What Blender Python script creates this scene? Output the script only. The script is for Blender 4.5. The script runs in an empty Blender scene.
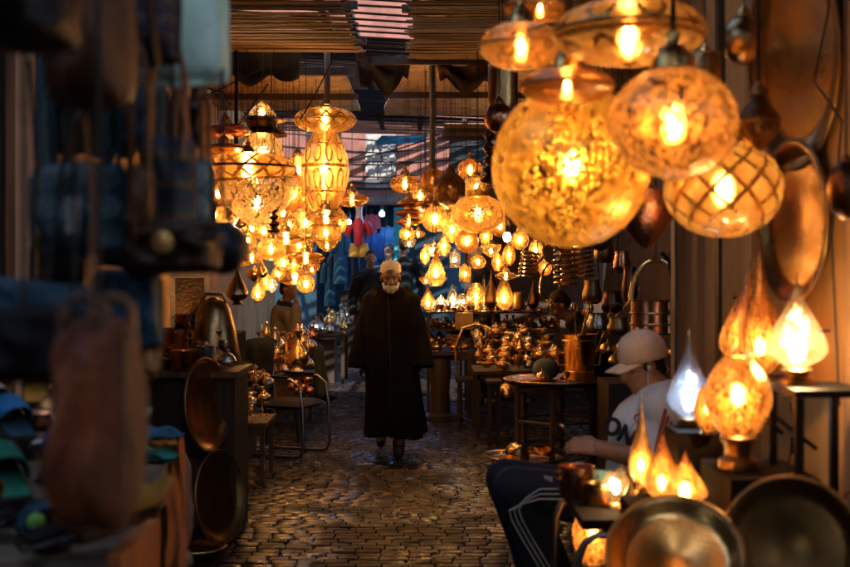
import bpy, math, random
from mathutils import Vector, Matrix, Euler, noise
random.seed(7)
PI = math.pi
S = bpy.context.scene
COL = S.collection
F = 1181.0
EYE = 1.6

def P(px, py, d):
    """metres: where the sight line through a photo pixel meets depth d"""
    return Vector(((px - 425) / F * d, d, EYE - (py - 272) / F * d))

def U(n, d):
    return n * d / F

def sm(a, b, t):
    t = max(0, min(1, (t - a) / (b - a)))
    return t * t * (3 - 2 * t)

# ------------------------------------------------------------------ mesh builder
class MB:
    def __init__(s):
        s.v = []; s.f = []; s.uv = []

    def add(s, vs, fs, uvs=None, M=None):
        o = len(s.v)
        for p in vs:
            p = Vector(p)
            s.v.append(M @ p if M else p)
        for i, f in enumerate(fs):
            s.f.append([o + k for k in f])
            s.uv.append(uvs[i] if uvs else None)
        return s

    def box(s, c, size, rot=None, M=None):
        x, y, z = (a / 2 for a in size)
        vs = [Vector((i * x, j * y, k * z)) for k in (-1, 1) for j in (-1, 1) for i in (-1, 1)]
        R = Euler(rot).to_matrix() if rot else Matrix.Identity(3)
        vs = [R @ v + Vector(c) for v in vs]
        return s.add(vs, [(0, 2, 3, 1), (4, 5, 7, 6), (0, 1, 5, 4), (2, 6, 7, 3), (0, 4, 6, 2), (1, 3, 7, 5)], None, M)

    def lathe(s, prof, n=24, c=(0, 0, 0), M=None, sq=None):
        vs, fs, uv = [], [], []
        L = [0]
        for a, b in zip(prof, prof[1:]):
            L.append(L[-1] + math.hypot(a[0] - b[0], a[1] - b[1]))
        T = L[-1] or 1
        for r, z in prof:
            for j in range(n):
                a = 2 * PI * j / n
                vs.append((c[0] + max(r, 1e-4) * math.cos(a), c[1] + max(r, 1e-4) * math.sin(a) * (sq or 1), c[2] + z))
        for i in range(len(prof) - 1):
            for j in range(n):
                k = (j + 1) % n
                fs.append((i * n + j, i * n + k, (i + 1) * n + k, (i + 1) * n + j))
                uv.append(((j / n, L[i] / T), ((j + 1) / n, L[i] / T), ((j + 1) / n, L[i + 1] / T), (j / n, L[i + 1] / T)))
        return s.add(vs, fs, uv, M)

    def ell(s, c, r, n=14, m=9, M=None):
        if not hasattr(r, '__len__'): r = (r, r, r)
        vs, fs = [], []
        for i in range(m + 1):
            t = PI * i / m
            for j in range(n):
                a = 2 * PI * j / n
                q = max(math.sin(t), 1e-3)
                p = Vector((r[0] * q * math.cos(a), r[1] * q * math.sin(a), -r[2] * math.cos(t)))
                vs.append((M @ p if M else p) + Vector(c))
        for i in range(m):
            for j in range(n):
                k = (j + 1) % n
                fs.append((i * n + j, i * n + k, (i + 1) * n + k, (i + 1) * n + j))
        return s.add(vs, fs)

    def tube(s, pts, r, n=8, closed=False, flat=None):
        pts = [Vector(p) for p in pts]
        N = len(pts)
        rs = list(r) if hasattr(r, '__len__') else [r] * N
        vs, fs = [], []
        prev = None
        for i, p in enumerate(pts):
            if closed: t = pts[(i + 1) % N] - pts[i - 1]
            else: t = pts[min(i + 1, N - 1)] - pts[max(i - 1, 0)]
            t.normalize()
            if prev is None:
                a = Vector((0, 0, 1)) if abs(t.z) < .9 else Vector((1, 0, 0))
                u = t.cross(a).normalized()
            else:
                u = (prev - t * prev.dot(t)).normalized()
            prev = u
            w = t.cross(u)
            for j in range(n):
                a = 2 * PI * j / n
                vs.append(p + (u * math.cos(a) + w * math.sin(a) * (flat or 1)) * rs[i])
        R = N if closed else N - 1
        for i in range(R):
            for j in range(n):
                k = (j + 1) % n; i2 = (i + 1) % N
                fs.append((i * n + j, i * n + k, i2 * n + k, i2 * n + j))
        if not closed:
            fs.append(list(range(n))[::-1]); fs.append([(N - 1) * n + j for j in range(n)])
        return s.add(vs, fs)

    def cap(s, a, b, ra, rb, n=14):
        """tapered capsule"""
        a, b = Vector(a), Vector(b)
        t = (b - a)
        if t.length < 1e-6: return s.ell(a, ra)
        L = t.length; t.normalize()
        M = t.to_track_quat('Z', 'Y').to_matrix()
        prof = [(ra * math.cos(q), ra * math.sin(q)) for q in [-PI / 2 + PI / 2 * i / 5 for i in range(5)]]
        prof += [(ra, 0), (rb, L)]
        prof += [(rb * math.cos(q), L + rb * math.sin(q)) for q in [PI / 2 * i / 5 for i in range(1, 6)]]
        m = MB(); m.lathe(prof, n)
        return s.add([M @ v + a for v in m.v], m.f)

    def chain(s, pts, rs):
        for i in range(len(pts) - 1): s.cap(pts[i], pts[i + 1], rs[i], rs[i + 1])
        return s

    def loft(s, rings, caps=True):
        """rings: lists of points of equal count"""
        n = len(rings[0]); vs = [p for r in rings for p in r]; fs = []
        for i in range(len(rings) - 1):
            for j in range(n):
                k = (j + 1) % n
                fs.append((i * n + j, i * n + k, (i + 1) * n + k, (i + 1) * n + j))
        if caps:
            fs.append(list(range(n))[::-1]); fs.append([(len(rings) - 1) * n + j for j in range(n)])
        return s.add(vs, fs)

    def pillow(s, w, h, t, n=14, e=4, M=None, drop=0, ripple=0, seed=0):
        """stuffed shape in the XZ plane, hanging down from z=0; thickness along Y"""
        for side in (-1, 1):
            vs, fs, uv = [], [], []
            for i in range(n + 1):
                for j in range(n + 1):
                    a, b = 2 * j / n - 1, 2 * i / n - 1
                    th = t / 2 * max(0, (1 - abs(a) ** e)) ** .5 * max(0, (1 - abs(b) ** e)) ** .5
                    q = noise.noise(Vector((a * 1.7 + seed, b * 1.7, side * 3.1 + seed)))
                    th *= 1 + .35 * q
                    rr = 1 - .06 * abs(b) ** 6
                    bul = 1 + drop * (1 - b) / 2
                    x = a * w / 2 * rr * bul
                    z = -h / 2 + b * h / 2 * (1 - .05 * abs(a) ** 4)
                    y = side * th + ripple * noise.noise(Vector((a * 2 + seed, b * 1.3, seed)))
                    vs.append((x, y, z))
            for i in range(n):
                for j in range(n):
                    k = i * (n + 1) + j
                    q = (k, k + 1, k + n + 2, k + n + 1)
                    u = tuple(((m % (n + 1)) / n, (m // (n + 1)) / n) for m in q)
                    if side > 0: q = q[::-1]; u = u[::-1]
                    fs.append(q); uv.append(u)
            s.add(vs, fs, uv, M)
        return s

    def data(s, name, mat, smooth=True):
        me = bpy.data.meshes.new(name)
        me.from_pydata([tuple(v) for v in s.v], [], s.f)
        if any(u for u in s.uv):
            l = me.uv_layers.new(name='UVMap')
            i = 0
            for f, u in zip(s.f, s.uv):
                for k in range(len(f)):
                    if u: l.data[i + k].uv = u[k]
                i += len(f)
        if smooth:
            me.polygons.foreach_set('use_smooth', [True] * len(me.polygons))
            try: me.set_sharp_from_angle(angle=math.radians(50))
            except Exception: pass
        if mat: me.materials.append(mat)
        me.validate()
        return me

    def build(s, name, mat, parent=None, loc=None, smooth=True):
        o = bpy.data.objects.new(name, s.data(name, mat, smooth))
        COL.objects.link(o)
        if parent: o.parent = parent
        if loc is not None: o.location = loc
        return o

def link(name, data, parent=None, loc=(0, 0, 0), scale=None, rot=None):
    o = bpy.data.objects.new(name, data); COL.objects.link(o)
    if parent: o.parent = parent
    o.location = loc
    if scale is not None: o.scale = scale
    if rot is not None: o.rotation_euler = rot
    return o

def tag(o, label=None, cat=None, group=None, kind=None):
    if label: o['label'] = label
    if cat: o['category'] = cat
    if group: o['group'] = group
    if kind: o['kind'] = kind
    return o

def thing(name, label, cat, loc=(0, 0, 0), rot=(0, 0, 0), group=None):
    o = bpy.data.objects.new(name, None); COL.objects.link(o)
    o.empty_display_size = .1
    o.location = loc; o.rotation_euler = rot
    return tag(o, label, cat, group)

def voxel(o, size=.01, it=4, fac=.5):
    m = o.modifiers.new('remesh', 'REMESH'); m.mode = 'VOXEL'; m.voxel_size = size; m.use_smooth_shade = True
    m = o.modifiers.new('smooth', 'SMOOTH'); m.iterations = it; m.factor = fac
    return o

# ------------------------------------------------------------------ materials
class NT:
    def __init__(s, name):
        s.m = bpy.data.materials.new(name); s.m.use_nodes = True
        s.t = s.m.node_tree; s.t.nodes.clear()
        s.out = s.t.nodes.new('ShaderNodeOutputMaterial')
    def n(s, typ, inp=None, **kw):
        nd = s.t.nodes.new('ShaderNode' + typ)
        for k, v in kw.items(): setattr(nd, k, v)
        for k, v in (inp or {}).items():
            if isinstance(v, bpy.types.NodeSocket): s.t.links.new(v, nd.inputs[k])
            else: nd.inputs[k].default_value = v
        return nd
    def math(s, op, a, b=0.0, c=0.0):
        nd = s.t.nodes.new('ShaderNodeMath'); nd.operation = op
        for i, v in enumerate((a, b, c)):
            if isinstance(v, bpy.types.NodeSocket): s.t.links.new(v, nd.inputs[i])
            else: nd.inputs[i].default_value = v
        return nd.outputs[0]
    def mixc(s, f, a, b):
        nd = s.t.nodes.new('ShaderNodeMix'); nd.data_type = 'RGBA'
        for k, v in ((0, f), (6, a), (7, b)):
            if isinstance(v, bpy.types.NodeSocket): s.t.links.new(v, nd.inputs[k])
            else: nd.inputs[k].default_value = v
        return nd.outputs[2]
    def ramp(s, f, a, b):
        nd = s.n('MapRange', {0: f, 1: a, 2: b, 3: 0.0, 4: 1.0}); nd.interpolation_type = 'SMOOTHSTEP'
        return nd.outputs[0]
    def obj(s): return s.n('TexCoord').outputs['Object']
    def uv(s): return s.n('TexCoord').outputs['UV']
    def noise(s, scale, detail=3, vec=None, rough=.5):
        i = {'Scale': scale, 'Detail': detail, 'Roughness': rough}
        if vec is not None: i['Vector'] = vec
        return s.n('TexNoise', i).outputs[0]
    def bump(s, h, st=.3, d=.01):
        return s.n('Bump', {'Height': h, 'Strength': st, 'Distance': d}).outputs[0]
    def surf(s, sh): s.t.links.new(sh, s.out.inputs[0]); return s.m

def c4(c): return (c[0], c[1], c[2], 1)

MC = {}
def memo(fn):
    def w(*a, **k):
        key = (fn.__name__,) + a + tuple(sorted(k.items()))
        if key not in MC: MC[key] = fn(*a, **k)
        return MC[key]
    return w

@memo
def metal(name, col, rough=.22, wear=.5, hammer=0, sc=9):
    t = NT(name); co = t.obj()
    n1 = t.noise(sc, 5, co, .62); n2 = t.noise(sc * 5, 3, co)
    f = t.ramp(n1, .38, .72)
    c = t.mixc(t.math('MULTIPLY', f, wear), c4(col), c4([x * .35 for x in col]))
    r = t.math('ADD', rough * .7, t.math('MULTIPLY', n1, rough * .9))
    i = {'Base Color': c, 'Metallic': 1.0, 'Roughness': r}
    h = n2
    if hammer:
        v = t.n('TexVoronoi', {'Vector': co, 'Scale': hammer}).outputs[0]
        h = t.math('ADD', v, t.math('MULTIPLY', n2, .2))
    i['Normal'] = t.bump(h, .35 if hammer else .12, .01)
    return t.surf(t.n('BsdfPrincipled', i).outputs[0])

@memo
def matte(name, col, col2=None, rough=.8, sc=6, bump=.2, spec=.3, bsc=None, stretch=None):
    t = NT(name); co = t.obj()
    if stretch: co = t.n('Mapping', {0: co, 3: stretch}).outputs[0]
    n1 = t.noise(sc, 6, co, .6); n2 = t.noise(bsc or sc * 9, 4, co)
    c = t.mixc(t.ramp(n1, .32, .7), c4(col), c4(col2 or [x * .55 for x in col]))
    c = t.mixc(t.math('MULTIPLY', t.ramp(n2, .5, .8), .35), c, c4([x * .5 for x in col]))
    return t.surf(t.n('BsdfPrincipled', {'Base Color': c, 'Roughness': rough, 'Specular IOR Level': spec,
                                         'Normal': t.bump(n2, bump, .01)}).outputs[0])

@memo
def wood(name, col, dark=.4, rough=.55, vert=True, sc=1.0):
    t = NT(name); co = t.obj()
    st = (14 * sc, 14 * sc, 1.2 * sc) if vert else (1.2 * sc, 14 * sc, 14 * sc)
    m = t.n('Mapping', {0: co, 3: st}).outputs[0]
    n1 = t.noise(1.0, 6, m, .65); n2 = t.noise(3.5, 3, m); big = t.noise(1.3, 3, co)
    c = t.mixc(t.ramp(n1, .3, .7), c4(col), c4([x * dark for x in col]))
    c = t.mixc(t.math('MULTIPLY', t.ramp(big, .45, .75), .5), c, c4([x * .45 for x in col]))
    return t.surf(t.n('BsdfPrincipled', {'Base Color': c, 'Roughness': rough, 'Specular IOR Level': .35,
                                         'Normal': t.bump(n2, .3, .008)}).outputs[0])

@memo
def leather(name, col, rough=.42, spec=.3):
    t = NT(name); co = t.obj()
    v = t.n('TexVoronoi', {'Vector': co, 'Scale': 130.0}).outputs[0]
    n1 = t.noise(4, 5, co, .6)
    c = t.mixc(t.ramp(n1, .3, .7), c4(col), c4([x * .4 for x in col]))
    return t.surf(t.n('BsdfPrincipled', {'Base Color': c, 'Specular IOR Level': spec, 'Roughness': t.math('ADD', rough - .1, t.math('MULTIPLY', n1, .25)),
                                         'Normal': t.bump(t.math('ADD', v, n1), .3, .006)}).outputs[0])

@memo
def stripes(name, cols, n=26, axis=1, rough=.9):
    """woven bands by UV"""
    t = NT(name)
    sp = t.n('SeparateXYZ', {0: t.uv()}).outputs[axis]
    wob = t.math('MULTIPLY', t.noise(5, 2, t.obj()), .02)
    x = t.math('FRACT', t.math('MULTIPLY', t.math('ADD', sp, wob), n / len(cols)))
    r = t.n('ValToRGB', {0: x}); e = r.color_ramp; e.interpolation = 'CONSTANT'
    while len(e.elements) < len(cols): e.elements.new(.5)
    for i, c in enumerate(cols):
        e.elements[i].position = i / len(cols); e.elements[i].color = c4(c)
    nz = t.noise(90, 2, t.obj())
    c = t.mixc(t.math('MULTIPLY', nz, .5), r.outputs[0], (.02, .02, .025, 1))
    return t.surf(t.n('BsdfPrincipled', {'Base Color': c, 'Roughness': rough, 'Normal': t.bump(nz, .4, .004)}).outputs[0])

@memo
def rings(name, base, ink, n=3):
    """embroidered cloth: rows of ring motifs by UV"""
    t = NT(name)
    m = t.n('Mapping', {0: t.uv(), 3: (n, n, 1)}).outputs[0]
    fr = t.n('VectorMath', {0: m}, operation='FRACTION').outputs[0]
    ce = t.n('VectorMath', {0: fr, 1: (.5, .5, 0)}, operation='SUBTRACT').outputs[0]
    ln = t.n('VectorMath', {0: ce}, operation='LENGTH').outputs[1]
    w = t.math('SINE', t.math('MULTIPLY', ln, 38))
    f = t.math('MULTIPLY', t.ramp(w, .2, .7), t.math('LESS_THAN', ln, .42))
    nz = t.noise(70, 2, t.obj())
    c = t.mixc(f, c4(base), c4(ink))
    c = t.mixc(t.math('MULTIPLY', nz, .4), c, (.01, .015, .02, 1))
    return t.surf(t.n('BsdfPrincipled', {'Base Color': c, 'Roughness': .85, 'Normal': t.bump(nz, .4, .004)}).outputs[0])

@memo
def bulb_mat(s, warm=True):
    t = NT('bulb_glow')
    col = (1, .66, .31, 1) if warm is True else c4(warm)
    return t.surf(t.n('Emission', {0: col, 1: s}).outputs[0])

def uvcell(t, n, m):
    s = t.n('SeparateXYZ', {0: t.uv()})
    return t.math('MULTIPLY', s.outputs[0], n), t.math('MULTIPLY', s.outputs[1], m)

def tri(t, x):   # distance to the nearest integer, 0..0.5
    f = t.math('FRACT', x)
    return t.math('MINIMUM', f, t.math('SUBTRACT', 1.0, f))

@memo
def shell(name, pat, tint=(.95, .5, .13), met=(.62, .34, .11), a=12.0, b=5.0, clear=.3, rough=.25, solid=.0, cover=.5, tl=.7, dull=.9):
    """pierced or glazed lantern wall: pattern mask 1 = lit opening, 0 = metal"""
    t = NT(name); co = t.obj()
    fine = t.noise(26, 4, co, .7)
    blot = t.noise(3.2, 4, co, .6)
    if pat == 'pierced':
        v = t.n('TexVoronoi', {'Vector': co, 'Scale': a}).outputs[0]
        v2 = t.n('TexVoronoi', {'Vector': co, 'Scale': a * .23}, feature='DISTANCE_TO_EDGE').outputs[0]
        m = t.math('SUBTRACT', 1, t.ramp(t.math('ADD', v, t.math('MULTIPLY', fine, .25)), cover - .12, cover + .12))
        m = t.math('MULTIPLY', m, t.math('ADD', .35, t.math('MULTIPLY', t.ramp(v2, .015, .07), .65)))
    elif pat == 'lattice':
        x, y = uvcell(t, a, b)
        d = t.math('MINIMUM', tri(t, t.math('ADD', x, y)), tri(t, t.math('SUBTRACT', x, y)))
        m = t.ramp(t.math('ADD', d, t.math('MULTIPLY', t.math('SUBTRACT', fine, .5), .06)), .06, .14)
    elif pat == 'arches':
        x, y = uvcell(t, a, b)
        dx = t.math('SUBTRACT', t.math('FRACT', x), .5); dy = t.math('SUBTRACT', t.math('FRACT', y), .5)
        q = t.math('SQRT', t.math('ADD', t.math('MULTIPLY', t.math('MULTIPLY', dx, dx), 1.5), t.math('MULTIPLY', dy, dy)))
        ring = t.ramp(t.math('ABSOLUTE', t.math('SUBTRACT', q, .36)), .03, .09)
        line = t.ramp(tri(t, y), .03, .09)
        m = t.math('MULTIPLY', ring, line)
    elif pat == 'mottle':
        v = t.n('TexVoronoi', {'Vector': co, 'Scale': a}).outputs[0]
        m = t.ramp(t.math('ADD', t.math('ADD', t.math('MULTIPLY', fine, .5), t.math('MULTIPLY', blot, .45)), t.math('MULTIPLY', v, -.2)), .26, .5)
    else:           # amber glass, no pattern but uneven
        m = t.ramp(t.math('ADD', t.math('MULTIPLY', fine, .5), t.math('MULTIPLY', blot, .6)), .3, .62)
        m = t.math('ADD', .55, t.math('MULTIPLY', m, .45))
    fl = 0.0
    if pat in ('pierced', 'mottle'):
        fl = t.ramp(t.noise(a * .55, 3, co, .6), .53, .62); m = t.math('MULTIPLY', m, t.math('SUBTRACT', 1.0, fl))
    tc = t.mixc(t.ramp(blot, .35, .7), c4(tint), c4((tint[0] * .85, tint[1] * .62, tint[2] * .45)))
    trl = t.n('BsdfTranslucent', {0: t.mixc(dull, tc, (0, 0, 0, 1))})
    fwd = t.n('BsdfRefraction', {'Color': t.mixc(.45, tc, (0, 0, 0, 1)), 'Roughness': .5, 'IOR': 1.22})
    trans = t.n('MixShader', {0: .45, 1: trl.outputs[0], 2: fwd.outputs[0]})
    clr = t.n('BsdfTransparent', {0: c4((min(1, tint[0] * 1.05), min(1, tint[1] * 1.25), min(1, tint[2] * 1.7)))})
    glow = t.n('MixShader', {0: min(.8, clear + .14), 1: trans.outputs[0], 2: clr.outputs[0]})
    gl = t.n('BsdfGlossy', {0: (1, .9, .75, 1), 1: rough * .6})
    glow = t.n('MixShader', {0: .07, 1: glow.outputs[0], 2: gl.outputs[0]})
    mm = t.n('BsdfPrincipled', {'Base Color': c4(met), 'Metallic': 1.0, 'Roughness': t.math('ADD', rough * .6, t.math('MULTIPLY', blot, rough)),
                                'Normal': t.bump(fine, .25, .01)})
    tl2 = t.n('BsdfTranslucent', {0: c4((tint[0] * .2, tint[1] * .13, tint[2] * .07))})
    mm = t.n('MixShader', {0: t.math('MULTIPLY', t.math('SUBTRACT', 1.0, fl), (1 - tl) * .6), 1: mm.outputs[0], 2: tl2.outputs[0]})
    if solid: m = t.math('MULTIPLY', m, 1 - solid)
    return t.surf(t.n('MixShader', {0: m, 1: mm.outputs[0], 2: glow.outputs[0]}).outputs[0])

BRASS = metal('brass', (.78, .48, .17), .24, .55)
BRASSB = metal('bright_brass', (.86, .57, .23), .16, .35)
HAMM = metal('hammered_brass', (.72, .43, .15), .26, .5, 22)
OLDB = metal('old_brass', (.36, .21, .08), .36, .7)
COPPER = metal('copper', (.72, .31, .17), .22, .5)
COPPERH = metal('hammered_copper', (.7, .3, .16), .24, .5, 26)
BRONZE = metal('dark_bronze', (.14, .07, .035), .3, .5)
TIN = metal('tinned_metal', (.5, .48, .45), .25, .5)
IRON = metal('black_iron', (.03, .028, .027), .5, .3)
STEEL = metal('tube_steel', (.3, .29, .28), .28, .4)
CORD = matte('black_cord', (.02, .017, .015), rough=.7)
DARKW = wood('dark_wood', (.05, .026, .014))
MIDW = wood('brown_wood', (.16, .075, .033))
# ------------------------------------------------------------------ setting: ground, paving
g = MB().add([(-300, -300, 0), (300, -300, 0), (300, 300, 0), (-300, 300, 0)], [(0, 1, 2, 3)])
tag(g.build('ground', matte('joint_earth', (.01, .008, .006), rough=.7), loc=(0, 0, -.02), smooth=False), kind='structure')

def paver_mat():
    t = NT('worn_pavers'); co = t.obj()
    rnd = t.n('NewGeometry').outputs['Random Per Island']
    n1 = t.noise(1.6, 5, co, .65); n2 = t.noise(38, 4, co, .65)
    c = t.mixc(rnd, (.009, .0062, .005, 1), (.022, .0145, .0105, 1))
    c = t.mixc(t.math('MULTIPLY', t.ramp(n2, .45, .75), .6), c, (.014, .009, .007, 1))
    wet = t.ramp(n1, .44, .6)
    c = t.mixc(t.math('MULTIPLY', wet, .45), c, (.014, .01, .008, 1))
    r = t.math('SUBTRACT', .6, t.math('MULTIPLY', wet, .42))
    r = t.math('ADD', r, t.math('MULTIPLY', t.math('SUBTRACT', n2, .5), .3))
    return t.surf(t.n('BsdfPrincipled', {'Base Color': c, 'Roughness': r, 'Specular IOR Level': t.math('ADD', .22, t.math('MULTIPLY', wet, .4)),
                                         'Normal': t.bump(n2, .4, .01)}).outputs[0])
pv = MB(); rr = random.Random(3)
y = 1.2
while y < 27:
    dpt = rr.uniform(.078, .092)
    x = -2.6 + rr.uniform(0, .2)
    while x < 2.5:
        w = rr.uniform(.11, .17)
        if -3.6 < x < 2.6:
            h = rr.uniform(-.003, .004); tx, ty = rr.gauss(0, .022), rr.gauss(0, .022)
            wob = .006 * math.sin(x * 3 + y * .7)
            x0, x1, y0, y1 = x + .005, x + w - .005, y + .005 + wob, y + dpt - .005 + wob
            b = .009
            def zz(a, c): return h + tx * (a - (x0 + x1) / 2) + ty * (c - (y0 + y1) / 2)
            top = [(x0 + b, y0 + b), (x1 - b, y0 + b), (x1 - b, y1 - b), (x0 + b, y1 - b)]
            low = [(x0, y0), (x1, y0), (x1, y1), (x0, y1)]
            vs = [(p[0], p[1], zz(*p)) for p in top] + [(p[0], p[1], zz(*p) - .006) for p in low] + [(p[0], p[1], -.03) for p in low]
            fs = [(0, 1, 2, 3)] + [(4 + i, 4 + (i + 1) % 4, (i + 1) % 4, i) for i in range(4)] + [(8 + i, 8 + (i + 1) % 4, 4 + (i + 1) % 4, 4 + i) for i in range(4)]
            pv.add(vs, fs)
        x += w
    y += dpt
tag(pv.build('alley_paving', paver_mat()), kind='structure')

# ------------------------------------------------------------------ walls
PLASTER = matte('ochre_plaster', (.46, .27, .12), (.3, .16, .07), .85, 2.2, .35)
PEACH = wood('peach_boards', (.5, .27, .12), .55, .6, sc=.8)
PEACHP = wood('peach_post', (.46, .22, .085), .5, .6, sc=.8)
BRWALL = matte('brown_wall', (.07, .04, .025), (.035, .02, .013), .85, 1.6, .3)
PINK = matte('pink_render', (.27, .105, .078), (.13, .055, .045), .9, 1.6, .3)
TEALW = matte('teal_boards', (.006, .032, .05), (.003, .014, .022), .7, 3)

def wall(name, label, c, size, m, cat='wall'):
    o = MB().box((0, 0, 0), size).build(name, m, loc=c, smooth=False)
    return tag(o, label, cat)

t = thing('side_wall', 'warm peach boarded wall behind the brass discs beside the lit table lamps', 'wall', (1.3, 2, 0))
MB().box((.06, 1.9, 1.75), (.12, 3.58, 3.5)).build('wall_panel', matte('peach_plaster', (.62, .28, .085), (.5, .2, .06), .75, 3, .3, stretch=(1, 1, .25)), t, smooth=False)
for yy, ww in ((.35, .1), (.95, .1), (1.5, .12), (2.62, .1), (3.55, .13)):
    MB().box((-.012, yy, 1.75), (.05, ww, 3.5)).build('batten', PEACHP, t, smooth=False)
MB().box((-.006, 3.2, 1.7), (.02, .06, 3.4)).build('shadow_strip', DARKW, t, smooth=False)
t = thing('door_post', 'weathered plank post beside the capped youth at the shop opening', 'post', (1.31, 5.72, 0))
MB().box((-.04, .02, 1.75), (.13, .1, 3.5)).build('plank', PEACHP, t, smooth=False)
MB().box((.1, .02, 1.75), (.11, .06, 3.5)).build('plank', PEACH, t, smooth=False)
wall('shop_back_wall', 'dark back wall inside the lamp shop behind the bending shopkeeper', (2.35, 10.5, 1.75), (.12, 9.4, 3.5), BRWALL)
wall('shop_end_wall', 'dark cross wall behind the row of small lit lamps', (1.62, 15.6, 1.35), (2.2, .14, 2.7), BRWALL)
wall('left_shop_wall', 'ochre plaster wall above the lantern cluster beyond the hanging bags', (-2.35, 11, 1.8), (.14, 14, 3.6), PLASTER)
wall('bag_shop_wall', 'dark side wall behind the hanging bags and slippers', (-2.0, 2.2, 1.75), (.12, 3.2, 3.5), BRWALL)
wall('slipper_shop_wall', 'dim cross wall between the bag stall and the copper stall', (-1.95, 5.05, 1.2), (.7, .1, 2.4), BRWALL)
wall('entry_wall', 'side wall of the alley before the bag stall', (-2.0, -2.6, 1.75), (.12, 5.6, 3.5), BRWALL)
wall('lamp_side_wall', 'side wall of the alley before the lamp stand', (1.75, -1.8, 1.75), (.12, 6.8, 3.5), BRWALL)
t = thing('doorway_frame', 'pale peach posts of a doorway behind the hanging bags', 'door frame', (-1.35, 4.02, 0))
MB().box((0, 0, 1.4), (.06, .08, 2.8)).build('pale_post', matte('pale_paint', (.6, .33, .19), (.42, .22, .12), .7, 5, .3), t, smooth=False)
MB().box((-.052, .01, 1.4), (.035, .06, 2.8)).build('brown_post', wood('orange_wood', (.3, .12, .05)), t, smooth=False)
MB().box((-.12, .0, 1.4), (.07, .06, 2.8)).build('dark_post', matte('blue_black_paint', (.012, .02, .03)), t, smooth=False)
MB().box((.052, .01, 1.4), (.03, .06, 2.8)).build('teal_post', matte('teal_paint', (.03, .1, .1)), t, smooth=False)

# far end: pink building across the alley with an open blue shop at its foot
t = thing('pink_building', 'sunlit pink building closing the far end of the alley', 'building', (-.5, 24.5, 0))
MB().box((0, .2, 5.2), (9, .4, 4.4)).build('facade', PINK, t, smooth=False)
for x0, x1, z0 in ((-4.5, -1.75, 3.0), (.95, 4.5, 3.0)):
    MB().box(((x0 + x1) / 2, .2, 1.5), (x1 - x0, .4, 2.998)).build('pier', TEALW, t, smooth=False)
MB().box((-.4, 2.4, 1.5), (4, .1, 3)).build('shop_interior', TEALW, t, smooth=False)
MB().box((-.4, 1.45, 3.03), (4.2, 2.1, .05)).build('shop_ceiling', TEALW, t, smooth=False)
for sx in (-2.3, 1.5):
    MB().box((sx, 1.4, 1.5), (.1, 1.9, 3)).build('shop_side', TEALW, t, smooth=False)
wm = MB().box((0, -.03, 0), (.62, .06, 1.1))
w = wm.build('shutter', wood('bleached_planks', (.38, .35, .32), .45), t, (-.42, 0, 3.9), smooth=False)
for k in range(4): MB().box((-.22 + k * .15, -.075, .05 * (k % 2)), (.11, .03, 1.0 - .1 * k), (0, .05 * (k - 1), 0)).build('slat', wood('bleached_planks', (.38, .35, .32), .45), w, smooth=False)
f = MB().box((0, -.02, 0), (1.0, .05, .9)).build('window', matte('dark_opening', (.01, .012, .015)), t, (1.5, 0, 3.9), smooth=False)
MB().box((0, -.06, -.5), (1.2, .12, .07)).build('sill', PINK, f, smooth=False)
MB().box((0, -.03, 3.1), (8.8, .06, .12)).build('ledge', matte('grey_beam', (.12, .11, .11)), t, smooth=False)
for k in range(5):
    MB().tube([(-3.2, -.08 - k * .03, 3.4 + k * .28), (-.5, -.2, 3.3 + k * .25), (3.2, -.1, 3.45 + k * .3)], .018, 5).build('pipe', IRON, t)
for k, (bx, bz, bw, bh) in enumerate(((-1.6, 4.4, .7, 1.0), (-2.9, 4.3, .6, .9), (.45, 5.0, .5, .7), (2.6, 4.4, .7, 1.0))):
    f = MB().box((0, -.02, 0), (bw, .05, bh)).build('window', matte('dark_opening', (.01, .012, .015)), t, (bx, 0, bz), smooth=False)
    MB().box((0, -.07, bh / 2 + .05), (bw + .3, .2, .05)).build('hood', matte('grey_beam', (.12, .11, .11)), f, smooth=False)
MB().box((-.9, -.2, 3.45), (3.4, .35, .05)).build('balcony_slab', matte('grey_beam', (.12, .11, .11)), t, smooth=False)
for k in range(12): MB().tube([(-2.5 + k * .29, -.36, 3.48), (-2.5 + k * .29, -.36, 3.85)], .012, 5).build('baluster', IRON, t)
MB().tube([(-2.55, -.36, 3.85), (.75, -.36, 3.85)], .016, 5).build('handrail', IRON, t)
MB().box((1.15, -.1, 3.55), (.5, .18, .3)).build('meter_box', matte('navy_box', (.02, .03, .05)), t, smooth=False)

aw = thing('awning', 'small bright blue awning on the pink building beneath the roof', 'awning', P(404, 141, 21.5))
vs = [(-.42, .35, .12), (.45, .35, .12), (-.5, -.35, -.06), (.4, -.35, .02), (-.5, -.35, -.12), (.4, -.35, -.06)]
MB().add(vs, [(0, 1, 3, 2), (2, 3, 5, 4)]).build('canopy', matte('blue_canvas', (.04, .22, .45)), aw).modifiers.new('thick', 'SOLIDIFY').thickness = .02
MB().tube([(-.4, .35, -.3), (-.48, -.33, -.08)], .012).build('bracket', IRON, aw); MB().tube([(.38, .35, -.3), (.38, -.33, -.04)], .012).build('bracket', IRON, aw)

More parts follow.
